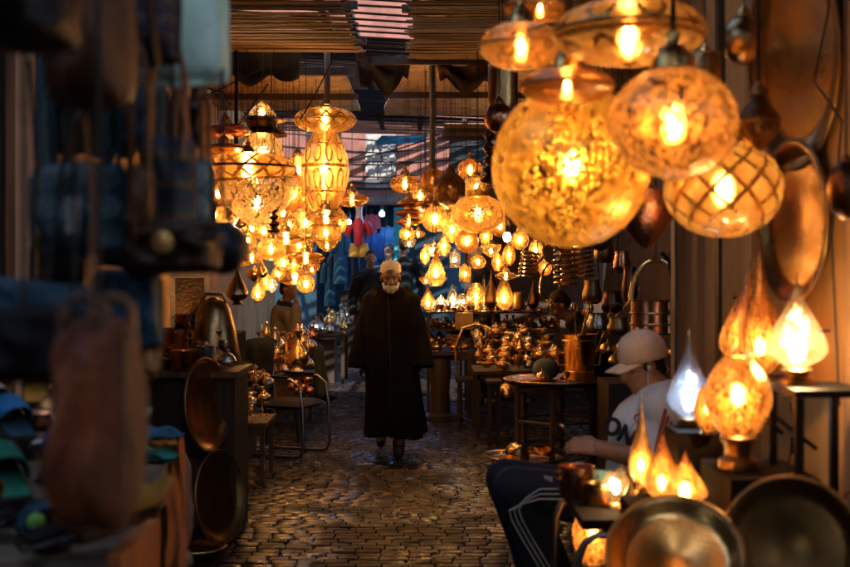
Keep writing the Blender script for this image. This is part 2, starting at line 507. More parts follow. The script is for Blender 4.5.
def run(label, pts, r=.004, m=CORD, nm='wall_cable'):
    return tag(MB().tube(pts, r, 5).build(nm, m), label, 'cable')
run('thin cable looping down the peach wall past the oval disc', [(1.235, 3.55, 3.0), (1.23, 3.6, 2.4), (1.225, 3.72, 2.2), (1.235, 3.5, 2.05), (1.232, 3.58, 1.7), (1.235, 3.52, 1.2)])
run('grey cable clipped along the plank post', [(1.2, 5.66, 3.3), (1.198, 5.66, 2.2), (1.203, 5.66, 1.5), (1.198, 5.66, .6)], .006, matte('grey_cable', (.1, .09, .08)))
for k, (yy, zz) in enumerate(((3.3, 1.75), (3.62, 1.42), (4.45, 1.9), (4.62, 1.5))):
    o = MB().lathe([(0, 0), (.004, 0), (.004, .03), (.009, .032), (.009, .036), (0, .037)], 8, M=Matrix.Rotation(-PI / 2, 4, 'Y')).build('wall_nail', IRON, loc=(1.242, yy, zz))
    tag(o, ['bent nail on the peach wall near the black metal stand', 'nail on the peach wall above the clear glass lamp', 'nail on the peach wall left of the tall brass disc', 'nail on the peach wall behind the tall amber lamps'][k], 'nail')
def tarp(label, px, py, w, h, d, seed, m):
    c = P(px, py, d); W, H = U(w, d), U(h, d); b = MB(); n = 18
    vs = []
    for i in range(n + 1):
        for j in range(n + 1):
            a, f = j / n, i / n
            q = noise.noise(Vector((a * 3 + seed, f * 2, seed)))
            vs.append(((a - .5) * W * (1 - .15 * f), .5 * (f - .5) * H + .16 * q, -f * H * (.55 + .45 * abs(math.sin(a * 5 + seed))) - .25 * H * math.sin(PI * a)))
    b.add(vs, [(i * (n + 1) + j, i * (n + 1) + j + 1, (i + 1) * (n + 1) + j + 1, (i + 1) * (n + 1) + j) for i in range(n) for j in range(n)])
    o = b.build('roof_tarp', m, loc=c); o.modifiers.new('thick', 'SOLIDIFY').thickness = .006
    return tag(o, label, 'tarp')
tarp('torn dark tarp sagging below the left roof mat', 262, 44, 84, 34, 10.0, 3.3, matte('sooty_sacking', (.03, .02, .015), rough=.95, spec=.1))
tarp('ragged dark sacking hanging in the open roof gap', 384, 52, 56, 34, 10.4, 8.1, matte('sooty_sacking', (.03, .02, .015), rough=.95, spec=.1))
tarp('ragged brown sacking under the right roof mat', 470, 60, 70, 26, 10.3, 5.7, matte('brown_sacking', (.09, .045, .022), rough=.95, spec=.1))

# ------------------------------------------------------------------ roofs
RH = 3.45
SUN = Vector((.25, .76, -1.0))          # the way sunlight travels
holes = []
for px, py, w, h in ((302, 533, 9, 4), (297, 541, 10, 4), (314, 535.5, 10, 4), (313, 542, 12, 4.5), (288, 552, 5, 4), (287, 546, 4, 3),
                     (303, 564, 13, 7), (318, 499, 12, 3), (325, 506, 5, 3), (352, 484, 8, 2.5), (344, 502, 9, 2), (318, 528, 9, 2), (366, 463, 16, 3),
                     (378, 458, 10, 3), (455, 470, 10, 3), (460, 482, 9, 2.5), (440, 545, 9, 4), (447, 560, 10, 4), (410, 478, 8, 2.5)):
    d = EYE * F / (py - 272); p = P(px, py, d)
    q = p - SUN * (RH / 1.0)
    hx = U(w, d) / 2; hy = max(h / 2 * d * d / (EYE * F), .025)
    holes.append((q.x - hx, q.x + hx, q.y - hy, q.y + hy))
xs = sorted(set([-2.45 + .35 * i for i in range(14)] + [round(v, 3) for h in holes for v in h[:2]]))
ys = sorted(set([-1.2 + .4 * i for i in range(22)] + [round(v, 3) for h in holes for v in h[2:]]))
rb = MB(); ids = {}
for i, x in enumerate(xs):
    for j, y in enumerate(ys): ids[i, j] = len(rb.v); rb.v.append(Vector((x, y, RH)))
for i in range(len(xs) - 1):
    for j in range(len(ys) - 1):
        cx, cy = (xs[i] + xs[i + 1]) / 2, (ys[j] + ys[j + 1]) / 2
        if any(a < cx < b and c < cy < e for a, b, c, e in holes): continue
        if cy < 1.75 and cx < .5: continue  # opening shaped to bring skylight onto the hanging bags
        if cx < -.7 and cy < 3.3: continue  # opening widened to bring skylight onto the slippers
        if -.2 < cx < .75 and 3.5 < cy < 5.5: continue             # opening shaped to let daylight onto the seated youth
        rb.f.append([ids[i, j], ids[i + 1, j], ids[i + 1, j + 1], ids[i, j + 1]]); rb.uv.append(None)
o = rb.build('roof_sheet', wood('roof_boards', (.12, .07, .04)), smooth=False)
o.modifiers.new('thick', 'SOLIDIFY').thickness = .02
tag(o, 'low boarded roof over the near stalls with holes and hatches shaped for daylight', 'roof')

tag(MB().box((0, 0, 0), (5.2, 4.6, .04)).build('sun_block_roof', matte('sooty_boards', (.02, .012, .008), rough=.9, spec=.1), loc=(0, 8.9, 4.7), smooth=False), 'unseen dark boarding added above the reed roof mats to block the sun', 'roof')  # unseen boarding, added to stop sun falling through the gaps onto the paving
t = thing('sun_block_building', 'unseen ochre building added behind the viewer to block the sun', 'building', (0, -7, 0))  # unseen, added and stepped in height to shade the roof openings from sun
MB().box((-2.75, 0, 10), (3.1, 1.2, 20)).build('tall_blocker', PLASTER, t, smooth=False)
MB().box((3, 0, 2.2), (8.4, 1.18, 4.4)).build('low_blocker', PLASTER, t, smooth=False)
MB().box((-6.65, 0, 8.2), (4.6, 1.2, 16.4)).build('facade', PLASTER, t, smooth=False)  # this part of the sun blocker lets rays pass to the roof holes
for k in range(4):
    for j in range(3): MB().box((-8.2 + 1.9 * k, .62, 3 + 3.6 * j), (1.1, .06, 1.7)).build('window', matte('dark_opening', (.01, .012, .015)), t, smooth=False)  # windows only dress the unseen sun blocker
MATW = wood('reed_matting', (.36, .19, .085), .5, .7, vert=False, sc=1.4)
def mat_roof(label, x0, x1, y0, y1, z, droop=.0, slats=34, cat='roof mat', m=MATW, rot=0.0):
    t = thing('roof_mat', label, cat, (x0, y0, z))
    b = MB(); r2 = random.Random(slats)
    W = x1 - x0; D = (y1 - y0) / slats
    for i in range(slats):
        yy = (i + .5) * D; zz = -droop * math.sin(PI * min(1, i / slats)) + r2.uniform(-.007, .007)
        e = r2.uniform(-.04, .04)
        b.box((W / 2 + e, yy, zz), (W + r2.uniform(-.05, .03), D * .97, .008), (0, r2.gauss(0, .006), 0))
    b.build('matting', m, t, smooth=False)
    for k in range(3):
        bx = W * (.12 + .38 * k)
        MB().box((bx, (y1 - y0) / 2, .045), (.05, y1 - y0 + .1, .06)).build('rafter', DARKW, t, smooth=False)
    for k in range(2):
        MB().box((W / 2, (y1 - y0) * (.25 + .5 * k), -.035), (W + .1, .05, .05)).build('batten', DARKW, t, smooth=False)
    return t
mat_roof('orange brown reed roof mat above the tall dome lantern', -2.4, -.5, 7.3, 9.7, 3.42, .14, 96)
mat_roof('reed roof mat held by dark beams above the pale onion lantern', -.11, 2.3, 7.4, 10.2, 3.44, .08, 110)

CORR = metal('weathered_sheet', (.55, .4, .27), .5, .7, 0, 5)
def corrugated(label, x0, x1, y0, y1, z0, z1, tint=CORR, n=22):
    t = thing('corrugated_sheet', label, 'roof sheet')
    b = MB(); m = n * 6
    vs = []
    for k in range(m + 1):
        f = k / m; yy = y0 + (y1 - y0) * f; zz = z0 + (z1 - z0) * f + .018 * math.sin(f * n * 2 * PI)
        vs += [(x0 + .1 * math.sin(f * 5), yy, zz), (x1, yy, zz)]
    b.add(vs, [(2 * k, 2 * k + 1, 2 * k + 3, 2 * k + 2) for k in range(m)])
    b.build('sheet', tint, t).modifiers.new('thick', 'SOLIDIFY').thickness = .004
    MB().box(((x0 + x1) / 2, y0 - .03, z0 - .04), (abs(x1 - x0) + .2, .05, .07)).build('beam', DARKW, t, smooth=False)
    MB().box(((x0 + x1) / 2, (y0 + y1) / 2, (z0 + z1) / 2 - .06), (abs(x1 - x0) + .1, .05, .06)).build('beam', DARKW, t, smooth=False)
    return t
corrugated('rusty corrugated awning sheet just above the egg shaped arched lantern', -2.2, -.72, 10.4, 13.2, 3.4, 3.42)
corrugated('blue lit corrugated awning sheet right of the open roof gap', -.36, 2.4, 10.25, 13.6, 3.47, 3.42)
mat_roof('grey slatted screen roof over the lamp shop behind the big globe', .2, 2.4, 13.9, 15.6, 3.35, .0, 14)

t = thing('pergola', 'dark slatted pergola with sky showing between its slats over the far alley', 'pergola', (-1.2, 11, 4.45))
r3 = random.Random(5)
k = 0; yy = -.2
while yy < 13.3:
    if 3.0 < yy < 4.8: gap = .092
    elif yy < 3.0: gap = .34
    elif 7.3 < yy < 11.2: gap = .083
    elif yy < 11: gap = .13
    else: gap = .18
    MB().box((0, yy, 0), (5.2, .085, .01), (0, 0, .28 + r3.gauss(0, .02))).build('slat', matte('roof_slat', (.03, .017, .013), rough=.95, spec=.05), t, smooth=False)
    yy += gap; k += 1
for bx in (-2.2, -.9, .35, 1.1, 2.4):
    MB().box((bx, 6.2, .06), (.08, 13, .09)).build('rafter', DARKW, t, smooth=False)

def post(label, px, ytop, ybot, d, r, m, name='roof_pole'):
    a, b = P(px, ytop, d), P(px, ybot, d)
    a.z = 3.5 if a.z > 2.6 else a.z
    o = MB().tube([(0, 0, 0), (.004, 0, (a.z - b.z) / 2), (0, 0, a.z - b.z)], [r, r * .92, r], 10).build(name, m, loc=b)
    return tag(o, label, 'pole')
post('slim wooden roof pole above the flat scale patterned lantern', 327, -30, 104, 10.1, .027, wood('pole_wood', (.2, .11, .06)))
post('blue grey roof pole rising beside the dark pierced globe', 432, -30, 178, 10.6, .028, matte('pole_paint', (.1, .13, .15), (.2, .12, .07), .6))
post('thin iron roof pole at the edge of the ochre wall', 236, -30, 150, 9.2, .016, IRON)

def cable(label, pts, r=.006, m=CORD):
    o = MB().tube(pts, r, 5).build('overhead_cable', m)
    return tag(o, label, 'cable')
def sag(a, b, s, n=12):
    return [a.lerp(b, i / n) - Vector((0, 0, s * 4 * (i / n) * (1 - i / n))) for i in range(n + 1)]
cable('dark cable sagging across the roof gap below the pergola', sag(P(250, 42, 10.2), P(500, 22, 10.2), .22))
cable('cable strung from the ochre wall to the roof pole', sag(P(205, 96, 9.5), P(330, 20, 9.9), .05))
cable('knotted wire looping along the ochre wall', [P(206, 88, 10.5), P(222, 92, 10.5), P(230, 104, 10.5), P(222, 118, 10.4), P(236, 128, 10.5), P(268, 84, 10.7)], .008)
cable('cable bundle running over the blue awning', sag(P(345, 160, 19), P(470, 120, 19), .1), .012)
cable('cable crossing the pink facade under its window', sag(P(350, 182, 20), P(480, 166, 20), .12), .014)
cable('cable rising from the lattice lantern to the matting', sag(P(300, 120, 9.8), P(352, 12, 9.8), .06))
# ------------------------------------------------------------------ lanterns
def arc(f, n=18): return [f(i / n) for i in range(n + 1)]
SH = {
 'globe': arc(lambda t: (math.sin(.1 + (PI - .28) * t), .5 - .5 * math.cos(.1 + (PI - .28) * t)), 20),
 'saucer': arc(lambda t: (math.sin(.06 + (PI - .3) * t) ** .8, .5 - .5 * math.cos(.06 + (PI - .3) * t) * (1 if t < .5 else .98)), 20),
 'disc': [(.05, .0), (.6, .06), (.92, .3), (1, .5), (.95, .7), (.75, .86), (.3, .97), (.12, 1)],
 'onion': arc(lambda t: (.14 + .86 * math.sin(min(1, t / .52) * PI / 2) ** 1 if t < .52 else .2 + .8 * (1 - sm(.52, .96, t)), t), 22),
 'tear': arc(lambda t: (math.sin(min(1, .14 + t / .24) * PI / 2) if t < .2 else max(.035, 1 - .86 * sm(.18, .86, t) - .12 * sm(.7, 1, t)), t), 30),
 'egg': arc(lambda t: (.28 + .72 * math.sin(PI * (.08 + .84 * t)) ** .9 - .1 * t, t), 20),
 'drum': [(.02, .0), (.9, .02), (.97, .06), (1, .2), (1, .8), (.97, .94), (.9, .98), (.3, 1)],
 'bowl': arc(lambda t: (.05 + .95 * math.sin(PI / 2 * min(1, t * 1.15)) ** .8, t), 14) + [(.93, 1.0), (.9, .97)],
 'bell': arc(lambda t: (1 - .22 * t - .55 * sm(.5, 1, t), t), 14),
 'dome': arc(lambda t: (max(.05, math.cos(PI / 2 * t)), t), 12),
 'cone': [(.55, 0), (1, .2), (.9, .38), (.55, .68), (.25, .9), (.12, 1)],
 'baluster': arc(lambda t: (.18 + .82 * abs(math.sin(PI * t * 3.5)) * (1 - .6 * t), t), 32),
}
SHD = {}
def shell_mesh(shape, m, n=32):
    k = (shape, m.name)
    if k not in SHD:
        me = MB().lathe(SH[shape], n).data('lantern_shell', m); SHD[k] = me
    return SHD[k]

AMB, ORA, PAL = (.98, .62, .2), (.95, .46, .12), (1.0, .76, .4)
PATS = {
 'fine':   shell('fine_pierced_brass', 'pierced', AMB, a=24.0, cover=.5, clear=.25),
 'finel':  shell('pale_pierced_brass', 'pierced', PAL, (.75, .55, .28), a=19.0, cover=.55, clear=.3),
 'big':    shell('big_pierced_brass', 'pierced', (1.0, .62, .12), (.5, .27, .07), a=30.0, cover=.48, clear=.0, tl=.8, dull=.8),
 'mottled': shell('mottled_brass', 'mottle', (.95, .48, .13), (.5, .27, .1), a=17.0, clear=.0, rough=.2, tl=.85, dull=.8),
 'scale':  shell('scale_lattice_brass', 'lattice', (.95, .47, .1), (.34, .16, .05), a=13.0, b=3.0, clear=.05, dull=.7),
 'scalef': shell('fine_lattice_brass', 'lattice', AMB, (.4, .2, .07), a=16.0, b=7.0, clear=.25),
 'glob':   shell('globe_lattice', 'lattice', (.98, .52, .13), (.28, .14, .05), a=11.0, b=6.0, clear=-.04, tl=.9, dull=.86),
 'arch':   shell('arched_brass', 'arches', (.97, .52, .14), (.5, .27, .09), a=9.0, b=2.0, clear=.0, tl=.9, dull=.84),
 'arche':  shell('arched_egg_brass', 'arches', (1, .56, .16), (.45, .22, .06), a=12.0, b=4.0, clear=.05, tl=.9, dull=.86),
 'glass':  shell('amber_glass', 'glass', AMB, (.6, .34, .1), clear=.2, solid=.3),
 'orange': shell('orange_glass', 'glass', ORA, (.5, .24, .08), clear=.2, solid=.3),
 'smooth': shell('copper_amber_shell', 'glass', (.95, .45, .12), (.75, .4, .2), clear=.25, solid=.5, rough=.12),
 'clear':  shell('clear_glass', 'glass', (1, .8, .55), (.7, .6, .45), clear=.45, rough=.1),
 'blue':   shell('frosted_pale_glass', 'glass', (.62, .72, 1.0), (.5, .5, .6), clear=.25, rough=.15),
 'dark':   shell('dark_pierced', 'pierced', (.6, .25, .06), (.09, .045, .02), a=26.0, cover=.22, clear=.3, tl=.9),
 'bronze': BRONZE, 'brass': BRASSB, 'copper': COPPER, 'old': OLDB, 'hamm': HAMM, 'copperh': COPPERH, 'dbrass': metal('smoked_brass', (.5, .3, .13), .2, .5),
}
EMI = {'fine', 'finel', 'big', 'mottled', 'scale', 'scalef', 'glob', 'arch', 'arche', 'glass', 'orange', 'smooth', 'clear', 'blue', 'dark'}
ICO = MB().ell((0, 0, 0), 1, 8, 6).data('bulb', None)
BULBS = {}
def bulb_data(s, warm=True):
    q = round(math.log(max(s, .5)) / math.log(1.35))
    k = (q, warm)
    if k not in BULBS:
        me = ICO.copy(); me.materials.clear(); me.materials.append(bulb_mat(round(1.35 ** q, 3), warm)); BULBS[k] = me
    return BULBS[k]
CAPD = MB().lathe([(.0, 1), (.16, .98), (.14, .72), (.3, .55), (.42, .3), (.46, .0), (.3, -.02)], 16).data('lantern_cap', OLDB)
CAPB = MB().lathe([(.0, 1), (.16, .98), (.14, .72), (.3, .55), (.42, .3), (.46, .0), (.3, -.02)], 16).data('lantern_cap', BRASS)
CORDD = MB().tube([(0, 0, 0), (0, 0, 1)], 1, 6).data('cord', CORD)
CHAIND = None
BANDD = MB().tube([(math.cos(a), math.sin(a), 0) for a in [2 * PI * k / 40 for k in range(40)]], .028, 6, True).data('lantern_band', OLDB)
BAND = {'saucer': (.5, 1.0), 'disc': (.5, 1.0), 'drum': (.93, .985), 'bowl': (.98, .93), 'globe': (.965, .42), 'bell': (.02, 1.0), 'egg': (.97, .42), 'cone': (.2, 1.0), 'onion': (.5, 1.0)}
LG = 4.8
HOOK = 3.42
def bulb(t, z, r, T, reff, alb=.42, warm=True, name='bulb'):
    s = T * LG * reff ** 2 / (r ** 2 * alb)
    return link(name, bulb_data(s, warm), t, (0, 0, z), (r * .85, r * .85, r * 1.5))

def lantern(px, py, w, h, d, shape, pat, T, label, group=None, cap=True, hook=None, name='hanging_lantern', cr=.0028, tilt=0, n=32, nb=1):
    """w, h: photo pixels of the shell, centred on px, py at depth d; T: how brightly its wall glows"""
    W, H = U(w, d) / 2, U(h, d)
    c = P(px, py, d)
    t = thing(name, label, 'lantern', (c.x, c.y, c.z - H / 2), (0, 0, (px * 7 % 13) * .5), group)
    if tilt: t.rotation_euler = (0, tilt, 0)
    link('shell', shell_mesh(shape, PATS[pat], n), t, scale=(W, W, H))
    top = H
    if cap:
        cs = min(W * .75, .11)
        link('cap', CAPD if pat in ('dark', 'bronze', 'old', 'scale') else CAPB, t, (0, 0, H * .97), (cs, cs, cs * .8)); top = H * .97 + cs * .75
    if shape in BAND:
        zz, rr_ = BAND[shape]
        link('band', BANDD, t, (0, 0, H * zz), (W * rr_, W * rr_, W * rr_))
    L = (hook or HOOK) - (c.z - H / 2) - top
    if L > .02: link('cord', CORDD, t, (0, 0, top), (cr, cr, L))
    if pat in EMI and T > 0:
        rb = min(.02 if d < 5 else .026, .22 * min(W, H / 2))
        zc = {'tear': .23, 'onion': .45, 'bell': .4, 'bowl': .55, 'dome': .35, 'cone': .35}.get(shape, .5)
        bulb(t, H * zc, rb, T, math.sqrt(W * H / 2) if shape != 'tear' else W)
    return t

# ---- left cluster, back to front
LL = [
 (325, 120, 63, 25, 10.2, 'saucer', 'scale', .30, 'flat scale patterned saucer lantern under the corrugated awning'),
 (325, 169, 51, 80, 10.4, 'egg', 'arche', .5, 'tall egg shaped lantern pierced with rows of arches'),
 (352, 200, 34, 14, 11.0, 'disc', 'smooth', .3, 'smooth flat brass lantern beside the foot of the arched egg lantern'),
 (326, 217, 42, 15, 10.2, 'disc', 'scalef', .6, 'shallow ring lantern pierced with dots below the arched egg lantern'),
 (326, 233, 31, 18, 10.25, 'drum', 'glass', .42, 'short amber drum lantern under the dotted ring lantern'),
 (327, 246, 22, 12, 10.3, 'bowl', 'glass', .5, 'small amber bowl lantern lowest of the column under the arched egg'),
 (262, 147, 46, 42, 9.7, 'bell', 'finel', .62, 'pale pierced bell of the tall tiered lantern below its dome'),
 (226, 131, 50, 15, 9.2, 'disc', 'copper', 0, 'dark copper saucer hanging at the ochre wall'),
 (224, 149, 44, 11, 9.0, 'disc', 'dbrass', 0, 'shallow brass dish lantern close under the dark copper saucer'),
 (248, 168, 96, 31, 9.0, 'saucer', 'scale', .75, 'wide scale patterned saucer lantern glowing above the pierced basin'),
 (257, 203, 78, 50, 9.1, 'bowl', 'finel', .75, 'large pale pierced basin lantern with speckled glow'),
 (218, 194, 24, 26, 9.6, 'globe', 'orange', .5, 'small orange globe lantern tucked beside the pierced basin'),
 (293, 193, 34, 38, 11.0, 'globe', 'orange', .55, 'orange globe lantern between the pierced basin and the arched egg'),
 (298, 170, 22, 36, 11.6, 'globe', 'glass', .5, 'amber globe lantern half hidden behind the arched egg lantern'),
 (215, 215, 24, 18, 9.9, 'drum', 'glass', .7, 'bright little drum lantern by the round dark pouch'),
 (241, 221, 12, 15, 9.4, 'tear', 'dbrass', 0, 'tiny brass drop lantern under the pierced basin'),
 (252, 228, 22, 20, 10.6, 'globe', 'glass', .8, 'glowing globe lantern peeking below the basin'),
 (264, 231, 20, 19, 9.9, 'globe', 'glass', .75, 'round amber lantern with visible bulb below the basin tip'),
 (274, 222, 15, 24, 9.0, 'baluster', 'bronze', 0, 'dark turned bronze finial lantern below the basin'),
 (286, 238, 38, 13, 10.0, 'saucer', 'glass', .8, 'bright amber saucer lantern above the ribbed disc'),
 (271, 249, 28, 23, 9.6, 'globe', 'fine', .95, 'brightest squat globe lantern above the smoking man'),
 (306, 222, 32, 30, 11.2, 'globe', 'finel', .6, 'lacy pale globe lantern left of the dotted ring lantern'),
 (299, 245, 28, 18, 10.8, 'drum', 'orange', .4, 'ribbed orange drum lantern behind the two flat saucers'),
 (306, 258, 37, 13, 9.9, 'saucer', 'orange', .55, 'flat orange saucer lantern over the round lattice lantern'),
 (306, 284, 19, 19, 9.9, 'globe', 'glob', 1.0, 'small round lattice lantern glowing beside the smoking man'),
 (283, 263, 18, 18, 10.4, 'globe', 'glass', .9, 'pale glowing globe lantern over the smoking man'),
 (272, 285, 12, 16, 9.8, 'onion', 'clear', 1.3, 'small white onion lantern left of the smoking man'),
 (262, 267, 11, 22, 10.0, 'tear', 'brass', .5, 'slim brass drop lantern behind the white onion lantern'),
 (295, 274, 34, 22, 12.5, 'cone', 'orange', .4, 'dim orange conical lantern behind the smoking man'),
 (252, 258, 22, 12, 10.3, 'disc', 'glass', .5, 'dim amber disc lantern behind the brightest squat globe'),
 (254, 276, 18, 12, 10.5, 'bowl', 'brass', .4, 'brass bowl lantern left of the white onion lantern'),
 (238, 206, 30, 22, 10.8, 'globe', 'orange', .5, 'deep orange globe lantern behind the pierced basin'),
 (243, 252, 22, 30, 11.4, 'globe', 'glass', .6, 'amber globe lantern deep behind the round dark pouch'),
 (318, 196, 30, 22, 11.4, 'globe', 'orange', .5, 'orange globe lantern hidden behind the foot of the arched egg'),
 (283, 213, 20, 20, 11.5, 'globe', 'orange', .5, 'orange globe lantern behind the dark turned finial'),
 (231, 236, 16, 18, 10.6, 'drum', 'glass', .6, 'amber drum lantern beside the round dark pouch'),
]
for a in LL: lantern(*a)
c = P(262, 110, 9.7)
t = thing('hanging_lantern', 'brass dome crown and dark neck topping the pale pierced bell lantern', 'lantern', (c.x, c.y, c.z - .09))
link('crown', shell_mesh('dome', PATS['finel']), t, (0, 0, .02), (.12, .12, .15))
link('neck', MB().lathe([(.21, -.12), (.17, -.07), (.12, -.06), (.13, -.01), (.2, 0), (.14, .03)], 24).data('neck', BRONZE), t)
link('cord', CORDD, t, (0, 0, .17), (.005, .005, HOOK - c.z - .08))
bulb(t, .05, .025, .4, .12)

# ---- right cluster in the lamp shop, seen past the walking man
LR = [
 (405, 184, 30, 18, 11.5, 'saucer', 'orange', .5, 'orange saucer lantern left of the dark pierced globe'),
 (432, 181, 25, 27, 10.5, 'globe', 'dark', .8, 'copper globe lantern with round cutouts touching the dark pierced globe'),
 (450, 190, 35, 34, 10.1, 'globe', 'dark', .12, 'dark brown pierced globe lantern above the onion lantern'),
 (478, 214, 54, 39, 9.4, 'globe', 'fine', .85, 'large squat pierced lantern with a bright speckled belly'),
 (477, 187, 24, 22, 9.4, 'drum', 'glass', .7, 'amber collar lantern just above the speckled squat lantern'),
 (409, 203, 25, 9, 11.2, 'disc', 'smooth', .45, 'upper flat disc lantern of three by the teal door'),
 (409, 213, 29, 8, 11.2, 'disc', 'smooth', .6, 'middle flat disc lantern of three by the teal door'),
 (409, 222, 26, 8, 11.2, 'disc', 'smooth', .55, 'lowest flat disc lantern of three by the teal door'),
 (430, 205, 30, 9, 10.9, 'disc', 'copper', 0, 'flat copper dish lantern under the copper cutout globe'),
 (435, 219, 27, 27, 10.4, 'globe', 'glass', .75, 'round amber lantern over the hanging cone'),
 (407, 234, 16, 17, 11.2, 'globe', 'glass', .75, 'little amber globe lantern hanging above the walking man'),
 (418, 234, 14, 8, 11.4, 'disc', 'glass', .6, 'tiny amber disc lantern beside the little globe'),
 (409, 244, 15, 9, 11.5, 'bowl', 'clear', .8, 'pale bowl lantern hanging just right of the white cap'),
 (452, 228, 20, 30, 10.3, 'onion', 'glass', .7, 'pale amber onion lantern beside the smooth brass ball'),
 (467, 241, 24, 24, 9.7, 'globe', 'smooth', .55, 'smooth brass ball lantern under the speckled squat lantern'),
 (436, 269, 20, 34, 10.0, 'cone', 'glass', .65, 'faceted amber cone lantern hanging over the teapot table'),
 (433, 250, 13, 13, 10.2, 'drum', 'clear', .9, 'small bright drum lantern directly above the amber cone'),
 (425, 256, 10, 18, 10.4, 'globe', 'glass', .7, 'narrow amber globe lantern left of the amber cone'),
 (426, 281, 14, 8, 10.6, 'bowl', 'glass', .6, 'tiny amber bowl lantern at the foot of the amber cone'),
 (455, 260, 11, 16, 10.6, 'drum', 'clear', .65, 'slim pale cylinder lantern right of the amber cone'),
 (491, 251, 21, 13, 10.6, 'bowl', 'glass', .75, 'wide shallow amber bowl lantern right of the brass ball'),
 (509, 255, 13, 22, 10.6, 'globe', 'orange', .5, 'orange egg lantern under the bare bulb'),
 (506, 276, 22, 8, 11.6, 'disc', 'glass', .5, 'amber disc lantern behind the pointed shelf lamps'),
 (490, 168, 22, 34, 8.8, 'baluster', 'bronze', 0, 'turned bronze drop with red glints beside the big globe'),
 (489, 132, 14, 44, 8.8, 'baluster', 'bronze', 0, 'slim stacked bronze drop above the turned bronze one'),
 (503, 88, 30, 52, 7.6, 'drum', 'dbrass', 0, 'tall polished brass cylinder hanging behind the copper saucer'),
 (499, 118, 30, 30, 7.4, 'globe', 'copper', 0, 'polished red copper ball under the brass cylinder'),
 (446, 204, 34, 12, 11.8, 'disc', 'orange', .5, 'orange disc lantern behind the dark pierced globe'),
 (462, 222, 18, 22, 11.9, 'globe', 'glass', .6, 'amber globe lantern half behind the speckled squat lantern'),
 (500, 226, 20, 22, 12.0, 'globe', 'orange', .4, 'dim orange globe lantern between the squat lantern and the big globe'),
]
for a in LR: lantern(*a)

c = P(507, 237, 10.2)
t = thing('bare_bulb', 'bare lit bulb on a flex between the squat lantern and the big globe', 'bulb', c)
link('glass', bulb_data(40), t, scale=(.034, .034, .045))
link('socket', MB().lathe([(.0, .1), (.016, .1), (.018, .04), (.0, .035)], 10).data('socket', IRON), t)
link('cord', CORDD, t, (0, 0, .1), (.004, .004, HOOK - c.z - .1))

LX = [
 (262, 182, 26, 26, 11.2, 'globe', 'fine', .6, 'pierced globe lantern hidden behind the wide scale patterned saucer'),
 (276, 170, 24, 24, 11.0, 'globe', 'orange', .6, 'orange globe lantern at the right end of the wide saucer'),
 (236, 226, 24, 24, 9.9, 'globe', 'finel', .7, 'lacy globe lantern directly above the round dark pouch'),
 (294, 262, 20, 22, 11.2, 'egg', 'glass', .6, 'amber egg lantern between the flat orange saucer and the smoking man'),
 (312, 270, 16, 12, 11.4, 'bowl', 'orange', .5, 'small orange bowl lantern above the round lattice lantern'),
 (340, 222, 16, 22, 11.6, 'egg', 'glass', .6, 'amber egg lantern right of the dotted ring lantern'),
 (278, 274, 14, 14, 11.6, 'globe', 'glass', .8, 'tiny amber globe lantern just over the smoking man head'),
 (266, 282, 12, 18, 11.0, 'egg', 'fine', .7, 'tiny pierced egg lantern beside the white onion lantern'),
 (248, 240, 18, 16, 9.6, 'drum', 'scalef', .7, 'small dotted drum lantern right of the round dark pouch'),
 (289, 226, 22, 20, 10.4, 'globe', 'scalef', .7, 'dotted globe lantern above the bright amber saucer'),
 (316, 204, 20, 18, 10.9, 'drum', 'glass', .6, 'amber drum lantern at the foot of the arched egg lantern'),
 (420, 196, 22, 16, 11.9, 'globe', 'glass', .6, 'amber globe lantern between the flat discs and the copper cutout globe'),
 (421, 212, 18, 18, 12.2, 'globe', 'orange', .6, 'orange globe lantern right of the three flat discs'),
 (446, 222, 18, 20, 11.4, 'egg', 'glass', .7, 'amber egg lantern beneath the dark pierced globe'),
 (444, 246, 14, 20, 11.2, 'egg', 'scalef', .7, 'dotted egg lantern right of the amber cone'),
 (478, 262, 16, 14, 11.6, 'globe', 'glass', .6, 'amber globe lantern over the pointed shelf lamps'),
 (498, 262, 14, 18, 11.8, 'egg', 'orange', .6, 'orange egg lantern left of the orange one under the bare bulb'),
 (465, 274, 12, 16, 11.0, 'drum', 'glass', .7, 'small amber drum lantern above the white lit box lamp'),
 (520, 240, 18, 20, 11.4, 'globe', 'glass', .7, 'amber globe lantern right of the bare bulb'),
 (536, 250, 16, 20, 11.8, 'egg', 'glass', .6, 'amber egg lantern left of the round brass hoop'),
 (545, 268, 14, 16, 12.0, 'globe', 'orange', .6, 'orange globe lantern behind the oval brass hoop'),
 (575, 246, 20, 16, 11.6, 'bowl', 'glass', .6, 'amber bowl lantern under the huge globe beside the ring baskets'),
 (486, 236, 14, 18, 10.9, 'egg', 'fine', .7, 'tiny pierced egg lantern right of the smooth brass ball'),
 (470, 170, 26, 22, 11.5, 'globe', 'orange', .5, 'orange globe lantern above the amber collar lantern'),
 (600, 236, 26, 30, 7.6, 'globe', 'copper', 0, 'unlit copper ball hanging under the huge globe'),
 (705, 70, 40, 34, 4.4, 'drum', 'dbrass', 0, 'unlit brass drum hanging behind the mottled amber globe'),
]
for a in LX: lantern(*a)
